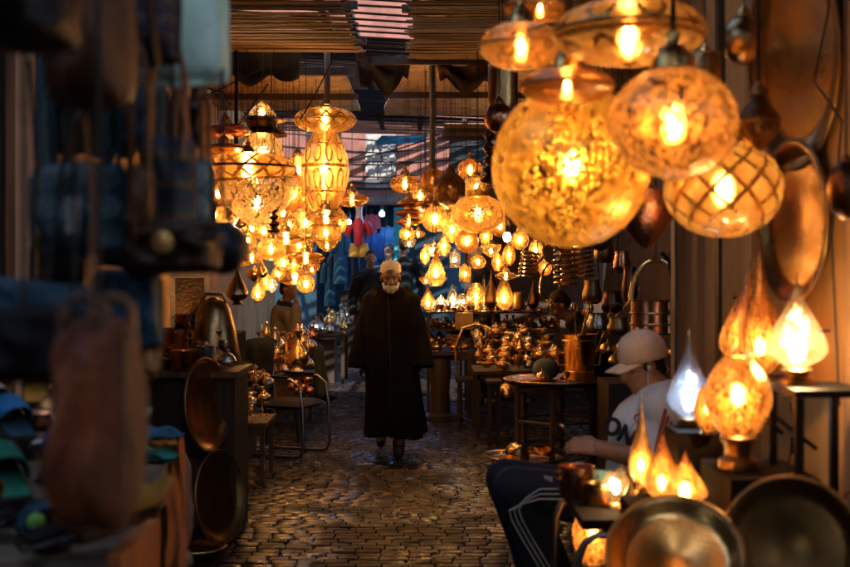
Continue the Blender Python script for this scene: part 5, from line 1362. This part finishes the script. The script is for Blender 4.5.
# ------------------------------------------------------------------ people
SKIN = matte('skin', (.28, .14, .085), (.2, .09, .055), .55, 8, .1)
def V(*a): return Vector(a)
def frame(fwd, up=(0, 0, 1)):
    f = Vector(fwd).normalized(); u = Vector(up); r = f.cross(u).normalized(); u = r.cross(f)
    return Matrix((r, f, u)).transposed()          # columns: right, forward, up
def head_mb(b, c, fwd, s=1.0, up=(0, 0, 1)):
    """skull, jaw, brow, nose, lips, ears merged into the body surface"""
    R = frame(fwd, up); c = Vector(c)
    def q(x, y, z): return c + R @ (Vector((x, y, z)) * s)
    b.ell(q(0, -.012, .035), tuple(k * s for k in (.075, .095, .088)), 18, 12, R)
    b.ell(q(0, .025, -.035), tuple(k * s for k in (.058, .068, .075)), 16, 10, R)
    b.ell(q(0, .05, -.088), tuple(k * s for k in (.03, .034, .026)), 10, 8, R)
    b.ell(q(0, .072, .032), tuple(k * s for k in (.048, .018, .014)), 10, 8, R)
    b.chain([q(0, .083, .02), q(0, .103, -.022), q(0, .096, -.03)], [.011 * s, .016 * s, .014 * s])
    for sx in (-1, 1):
        b.ell(q(sx * .015, .09, -.026), .011 * s, 8, 6)
        b.ell(q(sx * .077, -.01, -.005), tuple(k * s for k in (.012, .022, .034)), 10, 8, R)
        b.ell(q(sx * .042, .06, -.018), tuple(k * s for k in (.02, .02, .014)), 8, 6, R)
    b.ell(q(0, .084, -.055), tuple(k * s for k in (.026, .012, .006)), 10, 6, R)
    b.ell(q(0, .082, -.066), tuple(k * s for k in (.022, .013, .008)), 10, 6, R)
    return R, q
def hand_mb(b, wrist, fwd, up, s=1.0, curl=.5, side=1):
    """palm, four fingers of unequal length with two bends, thumb off the side; up = back of the hand"""
    R = frame(fwd, up); w = Vector(wrist)
    def q(x, y, z): return w + R @ (Vector((x, y, z)) * s)
    for x in (-.026, -.009, .009, .026): b.cap(q(x * .6, .0, 0), q(x, .078, 0), .018 * s, .014 * s, 8)
    for x, L in ((-.031, .062), (-.0105, .078), (.0105, .074), (.031, .056)):
        p = q(x, .085, .0); a = 0; pts = [p]
        for k, f in enumerate((.45, .32, .23)):
            a += curl * (.75 if k == 0 else 1.0)
            pts.append(pts[-1] + R @ Vector((0, math.cos(a), -math.sin(a))) * (L * 1.15 * f * s))
        b.chain(pts, [.0095 * s, .009 * s, .008 * s, .0068 * s])
    b.chain([q(side * .022, .018, -.004), q(side * .052, .042, -.018), q(side * .056, .072, -.034), q(side * .044, .094, -.042)], [.016 * s, .012 * s, .0105 * s, .0085 * s])
def eyes(q, t, s=1.0, R=None):
    for sx in (-1, 1):
        MB().ell(q(sx * .033, .066, .008), .009 * s, 10, 8).build('eye', matte('eye_dark', (.06, .045, .04), rough=.3), t)

# --- old man walking towards the camera
M0 = Vector((xat(391, 10.3), 10.3, 0))
ROBE = matte('dark_robe_wool', (.011, .007, .005), (.007, .0045, .0035), .95, 3, .3, spec=.06)
t = thing('person', 'old bearded man in a white cap and long dark robe walking down the alley', 'person', M0)
b = MB()
hc = V(.0, -.08, 1.55); fw = V(.04, -.9, -.26)
R, q = head_mb(b, hc, fw, 1.03)
b.chain([V(0, .03, 1.36), V(0, -.02, 1.44), V(0, -.05, 1.52)], [.075, .06, .058])
b.chain([V(0, .02, .92), V(0, .03, 1.12), V(0, .04, 1.32)], [.15, .15, .15])
for sx in (-1, 1):
    sh, el, wr = V(sx * .18, .04, 1.36), V(sx * .235, .05, 1.1), V(sx * .27, -.06, .9)
    b.chain([V(0, .04, 1.32), sh + V(-sx * .02, 0, -.03), el, wr], [.08, .05, .042, .032])
    hand_mb(b, wr + V(0, -.005, -.02), V(sx * .02, -.1, -1), V(sx, -.1, 0), .95, .3, -sx)
hipR, knR, anR = V(.09, .02, .9), V(.08, -.06, .5), V(.07, -.1, .09)
hipL, knL, anL = V(-.09, .02, .9), V(-.1, .05, .5), V(-.1, .42, .17)
for h, k_, a in ((hipR, knR, anR), (hipL, knL, anL)): b.chain([h, k_, a], [.1, .06, .04])
voxel(b.build('body', matte('weathered_skin', (.13, .06, .038), (.09, .04, .026), .6, 8, .1), t), .008, 3)
for a, dz in ((anR, V(0, -.15, -.045)), (anL, V(0, -.13, -.1))):
    s_ = MB(); s_.chain([a + V(0, .03, .03), a + V(0, 0, -.03), a + dz * .6 + V(0, 0, -.01), a + dz], [.056, .052, .05, .042])
    voxel(s_.build('shoe', leather('old_black_shoe', (.006, .005, .005), .7), t), .01, 2)
eyes(q, t, 1.03)
b = MB()
for px_, py_, pz, r in ((0, .062, -.098, .034), (-.04, .045, -.075, .026), (.04, .045, -.075, .026), (-.058, .018, -.05, .02), (.058, .018, -.05, .02), (0, .09, -.05, .017), (-.022, .082, -.055, .018), (.022, .082, -.055, .018), (0, .08, -.075, .03), (0, .05, -.125, .026)):
    b.ell(q(px_, py_, pz), r * 1.05, 10, 8)
voxel(b.build('beard', matte('grey_beard', (.5, .45, .4), (.3, .26, .22), .95, 40, .6), t), .007, 2)
b = MB(); Rq = frame(V(.04, -.95, -.2))
b.lathe([(.0, .09), (.04, .088), (.068, .08), (.084, .06), (.093, .0), (.089, -.004), (.082, .05), (0, .075)], 28, M=Matrix.Translation(q(0, -.022, .05)) @ Rq.to_4x4())
b.build('cap', matte('knitted_cap', (.62, .5, .4), (.5, .4, .31), .95, 60, .6), t)
def robe_ring(z, w, dpt, cx, cy, ph, fold, n=48):
    rg = []
    for j in range(n):
        a = 2 * PI * j / n
        k_ = 1 + fold * (math.sin(7 * a + ph) * .6 + math.sin(11 * a + ph * 1.7 + z * 2) * .4)
        rg.append((cx + w * k_ * math.cos(a), cy + dpt * k_ * math.sin(a), z + (.02 * math.sin(3 * a + 1) if z < .3 else 0)))
    return rg
b = MB()
b.loft([robe_ring(*a) for a in ((.17, .262, .25, .04, .04, 0, .14), (.32, .25, .24, .035, .035, .1, .13), (.55, .235, .225, .02, .02, .3, .105), (.8, .23, .2, 0, .03, .5, .08),
                                (1.0, .235, .19, -.01, .035, .7, .06), (1.18, .245, .18, 0, .04, .9, .04), (1.32, .24, .16, 0, .045, 1.1, .02), (1.39, .2, .14, 0, .04, 1.2, .01), (1.44, .13, .115, 0, .02, 1.2, 0), (1.475, .085, .09, 0, -.005, 1.2, 0))])
for sx in (-1, 1):
    pts = [V(sx * .16, .04, 1.34), V(sx * .215, .05, 1.2), V(sx * .25, .03, 1.02), V(sx * .268, -.02, .88), V(sx * .276, -.04, .77)]
    b.tube(pts, [.075, .08, .084, .096, .105], 18)
    b.ell((sx * .165, .045, 1.34), (.1, .1, .085))
b.chain([V(-.13, .06, 1.43), V(0, .12, 1.4), V(.13, .06, 1.43)], [.045, .075, .045])       # hood lying on the shoulders
b.chain([V(-.1, -.05, 1.44), V(0, -.12, 1.4), V(.1, -.05, 1.44)], [.03, .03, .03])
voxel(b.build('robe', ROBE, t), .011, 3)
b = MB(); b.tube([V(-.02, -.15, 1.38), V(-.01, -.185, 1.1), V(.0, -.205, .8), V(.0, -.22, .45)], .006, 6); b.build('seam', matte('robe_trim', (.009, .006, .004)), t)

# --- capped youth sitting at the right, side on, thumbing a phone
dY = 5.2
t = thing('person', 'seated youth in a white cap and striped football shirt looking at his phone', 'person', (0, 0, 0))
def Y(px, py, dd=dY): return P(px, py, dd)
hip, chest, neck = Y(640, 500), Y(650, 432), Y(659, 392)
hcn = Y(641, 366)
b = MB()
R, q = head_mb(b, hcn, V(-.9, -.32, -.3), .98, V(-.2, 0, 1))
b.chain([Y(660, 396), Y(655, 384), Y(648, 374)], [.07, .058, .056])
b.chain([hip, chest, Y(659, 405)], [.15, .155, .12])
arms = (( [Y(664, 405, 5.02), Y(654, 462, 4.93), Y(600, 449, 5.02)], 4.93), ([Y(660, 406, 5.4), Y(645, 460, 5.42), Y(598, 447, 5.2)], 5.4))
for pts, _ in arms: b.chain([Y(660, 405)] + pts, [.09, .075, .052, .034])
hand_mb(b, Y(600, 449, 5.02), V(-1, .12, .18), V(-.1, -.75, .55), 1.0, .5, 1)
hand_mb(b, Y(597, 447, 5.2), V(-1, -.05, .12), V(-.1, .75, .55), 1.0, .55, -1)
legs = ([Y(632, 506, 5.0), Y(514, 488, 4.98), Y(552, 577, 5.05)], [Y(634, 503, 5.4), Y(505, 478, 5.45), Y(536, 566, 5.5)])
for pts in legs: b.chain([hip] + pts, [.13, .105, .072, .045])
voxel(b.build('body', matte('tanned_skin', (.4, .2, .12), (.3, .14, .08), .5, 8, .1), t), .005, 2)
eyes(q, t, .98)
b = MB()
b.ell(q(0, -.03, .02), (.083, .09, .07), 16, 10, R)
b.ell(q(0, -.065, -.03), (.066, .045, .06), 12, 8, R)
voxel(b.build('hair', matte('black_hair', (.012, .009, .008), rough=.7), t), .009, 2)
b = MB()
RC = frame(V(-.97, -.1, -.2), V(-.16, 0, 1)); cc = q(0, -.022, .04)
MC_ = Matrix.Translation(cc) @ RC.to_4x4()
dome = MB().lathe([(.093, -.02), (.097, .0), (.096, .03), (.088, .066), (.068, .095), (.04, .112), (.012, .118), (0, .119)], 30, sq=1.13)
cm = matte('cream_cap_cotton', (.74, .5, .36), (.64, .42, .29), .85, 10, .3)
b.add([MC_ @ v for v in dome.v], dome.f)
capo = b.build('cap', cm, t); capo.modifiers.new('thick', 'SOLIDIFY').thickness = .004
rg = []
for i in range(9):
    f = i / 8; y_ = .085 + .095 * f; w = .088 * (1 - .30 * f * f) * (1 if i < 8 else .8)
    rg.append([(w * s_, y_ - .05 * s_ * s_ * (1 - f * .2), -.004 - .02 * s_ * s_ - .028 * f) for s_ in [-1 + 2 * j / 14 for j in range(15)]])
br = MB(); br.add([MC_ @ Vector(p) for r in rg for p in r], [(i * 15 + j, i * 15 + j + 1, (i + 1) * 15 + j + 1, (i + 1) * 15 + j) for i in range(8) for j in range(14)])
bo = br.build('brim', cm, capo); bo.modifiers.new('thick', 'SOLIDIFY').thickness = .007
MB().ell(MC_ @ V(0, 0, .12), .009, 8, 6).build('button', cm, capo)
MB().box(MC_ @ V(.0, -.108, .0), (.02, .012, .02)).build('buckle', metal('cap_buckle', (.7, .7, .65), .2, .2), capo)
b = MB()
b.chain([hip + V(.0, 0, -.03), Y(646, 470), chest, Y(660, 408)], [.178, .178, .18, .135])
for y_ in (4.98, 5.42): b.cap(Y(661, 408), Y(664, 409, y_), .11, .1)
b.cap(Y(664, 407, 5.02), Y(655, 451, 4.95), .098, .078); b.cap(Y(660, 408, 5.4), Y(648, 448, 5.42), .098, .078)
b.chain([Y(668, 393, 5.13), Y(655, 396, 5.1), Y(648, 399, 5.2)], [.04, .036, .034])
so = b.build('shirt', matte('white_jersey', (.78, .75, .72), (.68, .65, .62), .75, 5, .15), t)
voxel(so, .009, 5)
RED = matte('red_jersey', (.5, .04, .05), rough=.7)
for k in range(3):
    o_ = k * 4.4
    pts = [Y(666 + o_ * .9, 393 + o_ * .5, 4.93), Y(668 + o_ * 1.0, 400 + o_ * .3, 4.915), Y(665 + o_, 412, 4.878 + k * .012), Y(661 + o_, 428, 4.868 + k * .012), Y(657.5 + o_ * .95, 442, 4.866 + k * .01), Y(655.5 + o_ * .9, 451, 4.868 + k * .01)]
    MB().tube(pts, .0075, 8, flat=.6).build('sleeve_stripe', RED, so)
def text(s_, size, loc, R3, m, parent, name='lettering'):
    cu = bpy.data.curves.new(name, 'FONT'); cu.body = s_; cu.size = size; cu.extrude = .003; cu.offset = size * .04; cu.align_x = 'CENTER'; cu.align_y = 'CENTER'
    tmp = bpy.data.objects.new('tmp_text', cu); COL.objects.link(tmp); bpy.context.view_layer.update()
    me = bpy.data.meshes.new_from_object(tmp.evaluated_get(bpy.context.evaluated_depsgraph_get()))
    bpy.data.objects.remove(tmp); me.name = name; me.materials.clear(); me.materials.append(m)
    o = bpy.data.objects.new(name, me); COL.objects.link(o); o.parent = parent
    o.matrix_world = Matrix.Translation(loc) @ R3.to_4x4(); return o
nrm = V(-.62, -.74, .25).normalized(); upv = V(.18, .05, 1); rgt = upv.cross(nrm).normalized(); upv = nrm.cross(rgt)
# slanted like the photograph: baseline drops to the right
base = (rgt * .95 - upv * .30).normalized(); upt = nrm.cross(base)
RT = Matrix((base, upt, nrm)).transposed()
text('ON', .105, Y(619, 432, 5.07) , RT, matte('black_print', (.012, .012, .014)), so)
MB().lathe([(.012, -.002), (.019, -.001), (.019, .003), (.012, .003), (.012, -.002)], 18, M=Matrix.Translation(Y(638, 418, 5.03)) @ RT.to_4x4()).build('crest', RED, so)
b = MB(); TR = matte('navy_track_cloth', (.012, .018, .032), (.008, .011, .02), .8, 6, .2)
b.chain([hip + V(0, 0, -.02)] + legs[0], [.16, .125, .092, .085]); b.chain([hip + V(0, 0, -.02)] + legs[1], [.16, .125, .092, .085])
b.chain([legs[0][1] + V(.03, 0, -.02), legs[0][2]], [.085, .1]); b.chain([legs[1][1] + V(.03, 0, -.02), legs[1][2]], [.085, .1])
tr = b.build('track_trousers', TR, t); voxel(tr, .01, 4)
WS = matte('white_stripe', (.6, .58, .55), rough=.7)
for k in range(3):
    e = (k - 1) * 5.2
    pts = [Y(600, 481 + e * .9 + 16, 4.872), Y(570, 484 + e + 10, 4.868), Y(540, 494 + e * .95, 4.872), Y(524 - e * .3, 501 + e * .5, 4.868), Y(514 - e * .9, 510 + e * .1, 4.872), Y(517 - e, 520, 4.882), Y(528 - e, 540, 4.905), Y(545 - e, 568, 4.93)]
    MB().tube(pts, .0065, 7, flat=.6).build('trouser_stripe', WS, tr)
for k in range(3):
    MB().cap(Y(545 + k * 3, 476.5 + k * .6, 4.885), Y(546.5 + k * 2.5, 479 + k * 1.2, 4.88), .005, .004).build('chest_mark', WS, tr)
for pts, lb in zip(legs, 'ab'):
    a = pts[2]; s_ = MB(); s_.chain([a + V(.03, 0, .02), a + V(0, 0, -.04), a + V(-.14, 0, -.06), a + V(-.2, 0, -.07)], [.06, .055, .05, .04]); voxel(s_.build('shoe', leather('black_trainer', (.02, .02, .022)), t), .01, 2)
MB().tube([q(-.078, .01, -.012), q(-.08, .03, -.05), q(-.07, .03, -.13), Y(645, 408, 5.05), Y(628, 432, 5.0)], .0022, 5).build('earphone_cord', matte('white_plastic', (.7, .68, .65), rough=.4), t)
MB().ell(q(-.082, .008, -.004), .009, 8, 6).build('earbud', matte('white_plastic', (.7, .68, .65), rough=.4), t)
ph = thing('phone', 'dark phone held in the hands of the capped youth', 'phone', Y(571, 440, 5.1), (0, -.55, .1))
MB().box((0, 0, 0), (.012, .075, .15)).build('case', matte('phone_case', (.02, .02, .022), rough=.4), ph)
MB().box((.0075, 0, .0), (.002, .068, .138)).build('screen', matte('phone_glass', (.03, .035, .045), rough=.1), ph)
st = thing('stool', 'plain wooden stool under the seated youth', 'stool', (hip.x + .02, 5.2, 0))
sz = hip.z - .175
MB().box((0, 0, sz - .02), (.4, .38, .04)).build('seat', MIDW, st)
for sx in (-.16, .16):
    for sy in (-.15, .15): MB().tube([(sx * 1.1, sy * 1.1, 0), (sx, sy, sz - .03)], .02, 8).build('leg', MIDW, st)

# --- bending shopkeeper behind the tray table
def simple_person(label, head, fwd, joints, cloth, hair=True, cap=None, hs=1.0, vox=.01, hands=True, legs_=None, trouser=None):
    t = thing('person', label, 'person', (0, 0, 0))
    b = MB(); R, q = head_mb(b, head, fwd, hs)
    nb = joints['chest']
    b.chain([nb + V(0, 0, .02), (nb + head) / 2, Vector(head) - V(0, 0, .04)], [.08, .06, .056])
    b.chain([joints['hip'], nb], [.13, .13])
    c = MB(); c.chain([joints['hip'] - V(0, 0, .02), (joints['hip'] + nb) / 2, nb], [.165, .17, .135])
    for a in joints['arms']:
        b.chain([nb] + a, [.08, .07, .05, .034]); c.chain([nb] + a[:-1] + [a[-1].lerp(a[-2], .18)], [.11, .092, .075, .056])
        d_ = (a[-1] - a[-2]).normalized()
        hand_mb(b, a[-1], d_, V(0, -.3, 1) if abs(d_.z) < .8 else V(1, -.2, 0), hs, .6, 1)
    if legs_:
        k = MB()
        for l in legs_:
            b.chain(l, [.1, .07, .045]); k.chain([joints['hip']] + l, [.15, .12, .09, .08])
            a = l[2]; s_ = MB(); f2 = Vector((fwd[0], fwd[1], 0)).normalized()
            s_.chain([a, a + f2 * .12 + V(0, 0, -.04), a + f2 * .17 + V(0, 0, -.045)], [.052, .046, .036]); voxel(s_.build('shoe', leather('old_black_shoe', (.012, .01, .009)), t), .012, 2)
        voxel(k.build('trousers', trouser or NAVY, t), .014, 4)
    voxel(b.build('body', SKIN, t), vox, 2)
    jo = voxel(c.build('jacket', cloth, t), .014, 3)
    k = (Vector(head) - nb) * .42 + nb; ax = (Vector(head) - nb).normalized()
    MB().lathe([(.085, -.05), (.1, -.02), (.092, .03), (.075, .04), (.07, .0)], 18, M=Matrix.Translation(k) @ ax.to_track_quat('Z', 'Y').to_matrix().to_4x4()).build('collar', matte('dark_scarf', (.03, .02, .016)), jo)
    eyes(q, t, hs)
    if hair:
        h = MB(); h.ell(q(0, -.028, .055), tuple(x * hs for x in (.083, .096, .08)), 16, 10, R); h.ell(q(0, -.075, .0), tuple(x * hs for x in (.07, .045, .07)), 12, 8, R)
        h.v = [v + Vector((noise.noise(v * 60), noise.noise(v * 60 + V(5, 0, 0)), noise.noise(v * 60 + V(0, 9, 0)))) * .012 for v in h.v]
        voxel(h.build('hair', matte('dark_brown_hair', (.02, .012, .009), rough=.75), t), .009, 1)
    if cap:
        m_ = MB().lathe([(.0, .09), (.05, .088), (.082, .07), (.092, .0), (.088, -.004)], 24, M=Matrix.Translation(q(0, -.02, .06)) @ R.to_4x4()); m_.build('cap', cap, t)
    return t, q
JK = matte('black_jacket', (.01, .009, .01), rough=.8, spec=.15)
dS = 10.75
def K(px, py, dd=dS): return P(px, py, dd)
simple_person('dark haired shopkeeper in a black jacket bending over the brass ware', K(559, 306), V(-.8, -.25, -.55),
              {'chest': K(585, 330), 'hip': K(604, 392), 'arms': [[K(590, 336, 10.55), K(586, 372, 10.45), K(560, 384, 10.35)], [K(582, 334, 11.0), K(574, 372, 11.05), K(552, 378, 10.95)]]},
              JK, legs_=[[K(604, 398, 10.65), K(598, 428, 10.6), P(606, 452, 10.6)], [K(606, 398, 10.9), K(600, 428, 10.9), P(608, 452, 10.9)]], trouser=BLACKC)
dL = 13.9
def L(px, py, dd=dL): return P(px, py, dd)
TANJ = matte('tan_jacket', (.3, .23, .14), (.2, .15, .09), .85, 4)
simple_person('man in a tan jacket sitting and smoking behind the heaped ware', L(289, 290), V(.88, -.42, -.1),
              {'chest': L(282, 314), 'hip': L(283, 352), 'arms': [[L(290, 316, 13.7), L(297, 336, 13.55), L(296, 302, 13.62)], [L(278, 316, 14.1), L(282, 340, 14.0), L(300, 350, 13.8)]]},
              TANJ, legs_=[[L(287, 354, 13.8), L(316, 350, 13.6), L(322, 392, 13.6)], [L(285, 354, 14.05), L(312, 351, 14.0), L(318, 394, 14.0)]], trouser=matte('olive_cloth', (.05, .05, .035)))
o = MB().tube([L(295, 299, 13.58), L(299.5, 298, 13.56)], .005, 6).build('cigarette', matte('white_paper', (.6, .55, .6))); tag(o, 'cigarette at the lips of the man in the tan jacket', 'cigarette')
o = MB().box((0, 0, .25), (.4, .4, .5)).build('wooden_seat', MIDW, loc=(L(283, 0).x, 13.95, 0)); tag(o, 'wooden box seat under the smoking man', 'seat')
o.scale.z = (L(283, 362).z) / .5
dW = 14.4
def W_(px, py, dd=dW): return P(px, py, dd)
simple_person('man in a white cap and dark jacket inside the lamp shop behind the small lamps', W_(475, 259), V(-.85, -.4, -.15),
              {'chest': W_(484, 281), 'hip': W_(488, 330), 'arms': [[W_(489, 284, 14.2), W_(492, 310, 14.1), W_(478, 322, 14.0)], [W_(478, 284, 14.6), W_(474, 308, 14.6), W_(464, 316, 14.4)]]},
              JK, hair=False, cap=matte('white_cap_cotton', (.6, .5, .42)), legs_=[[W_(486, 334, 14.3), W_(486, 375, 14.3), W_(488, 396, 14.3)], [W_(490, 334, 14.5), W_(490, 375, 14.5), W_(492, 396, 14.5)]], trouser=BLACKC)
for i, (px, dd, top, lb, m) in enumerate(((371, 17.5, 252, 'dark clad passer by half hidden behind the walking man', JK), (403, 19.2, 240, 'shopper in dark clothes by the teal door', BLACKC), (389, 19.8, 246, 'shopper in navy standing beneath the cold lamp', NAVY))):
    x = xat(px, dd); zt = P(0, top, dd).z - .11; s_ = zt / 1.62
    def G(a, c, e): return V(x + a * s_, dd + c, e * s_)
    simple_person(lb, V(x, dd - .03, zt), V(.2 - .3 * i, -1 if i != 1 else 1, -.15), {'chest': G(0, 0, 1.36), 'hip': G(0, 0, .92),
              'arms': [[G(.19, 0, 1.36), G(.25, .02, 1.08), G(.24, -.1, .86)], [G(-.19, 0, 1.36), G(-.25, .02, 1.08), G(-.24, -.1, .86)]]}, m,
              legs_=[[G(.09, 0, .9), G(.1, -.05, .5), G(.09, -.08, .09)], [G(-.09, 0, .9), G(-.1, .02, .5), G(-.09, .12, .09)]], trouser=BLACKC, vox=.012)
# ------------------------------------------------------------------ light, camera, render settings
w = bpy.data.worlds.new('World'); S.world = w; w.use_nodes = True
nt = w.node_tree; nt.nodes.clear()
sky = nt.nodes.new('ShaderNodeTexSky'); sky.sky_type = 'NISHITA'; sky.sun_disc = False
to = -SUN.normalized()
sky.sun_elevation = math.asin(to.z); sky.sun_rotation = math.atan2(to.x, to.y)
bg = nt.nodes.new('ShaderNodeBackground'); bg.inputs[1].default_value = .15
ou = nt.nodes.new('ShaderNodeOutputWorld')
nt.links.new(sky.outputs[0], bg.inputs[0]); nt.links.new(bg.outputs[0], ou.inputs[0])
sl = bpy.data.lights.new('sun', 'SUN'); sl.energy = 5; sl.angle = math.radians(.5); sl.color = (1, .95, .88)
so_ = bpy.data.objects.new('sun', sl); COL.objects.link(so_); so_.rotation_euler = SUN.to_track_quat('-Z', 'Y').to_euler(); so_.location = (0, 0, 12)

cd = bpy.data.cameras.new('camera'); co_ = bpy.data.objects.new('camera', cd); COL.objects.link(co_); S.camera = co_
co_.location = (0, 0, EYE); co_.rotation_euler = (PI / 2, 0, 0)
cd.sensor_width = 36; cd.lens = 36 * F / 850; cd.shift_y = -11.5 / 850
cd.clip_start = .1; cd.clip_end = 1000
cd.dof.use_dof = True; cd.dof.focus_distance = 10.3; cd.dof.aperture_fstop = 2.8; cd.dof.aperture_blades = 0

S.view_settings.view_transform = 'Standard'; S.view_settings.look = 'None'; S.view_settings.exposure = 1.5; S.view_settings.gamma = 1; S.view_settings.use_curve_mapping = False
cy = S.cycles
cy.use_denoising = True; cy.denoiser = 'OPENIMAGEDENOISE'
cy.max_bounces = 8; cy.diffuse_bounces = 3; cy.glossy_bounces = 4; cy.transmission_bounces = 6; cy.transparent_max_bounces = 12
cy.sample_clamp_indirect = 4; cy.sample_clamp_direct = 0; cy.caustics_reflective = False; cy.caustics_refractive = False
cy.use_light_tree = True; cy.blur_glossy = .5; cy.use_adaptive_sampling = True; cy.adaptive_threshold = .02
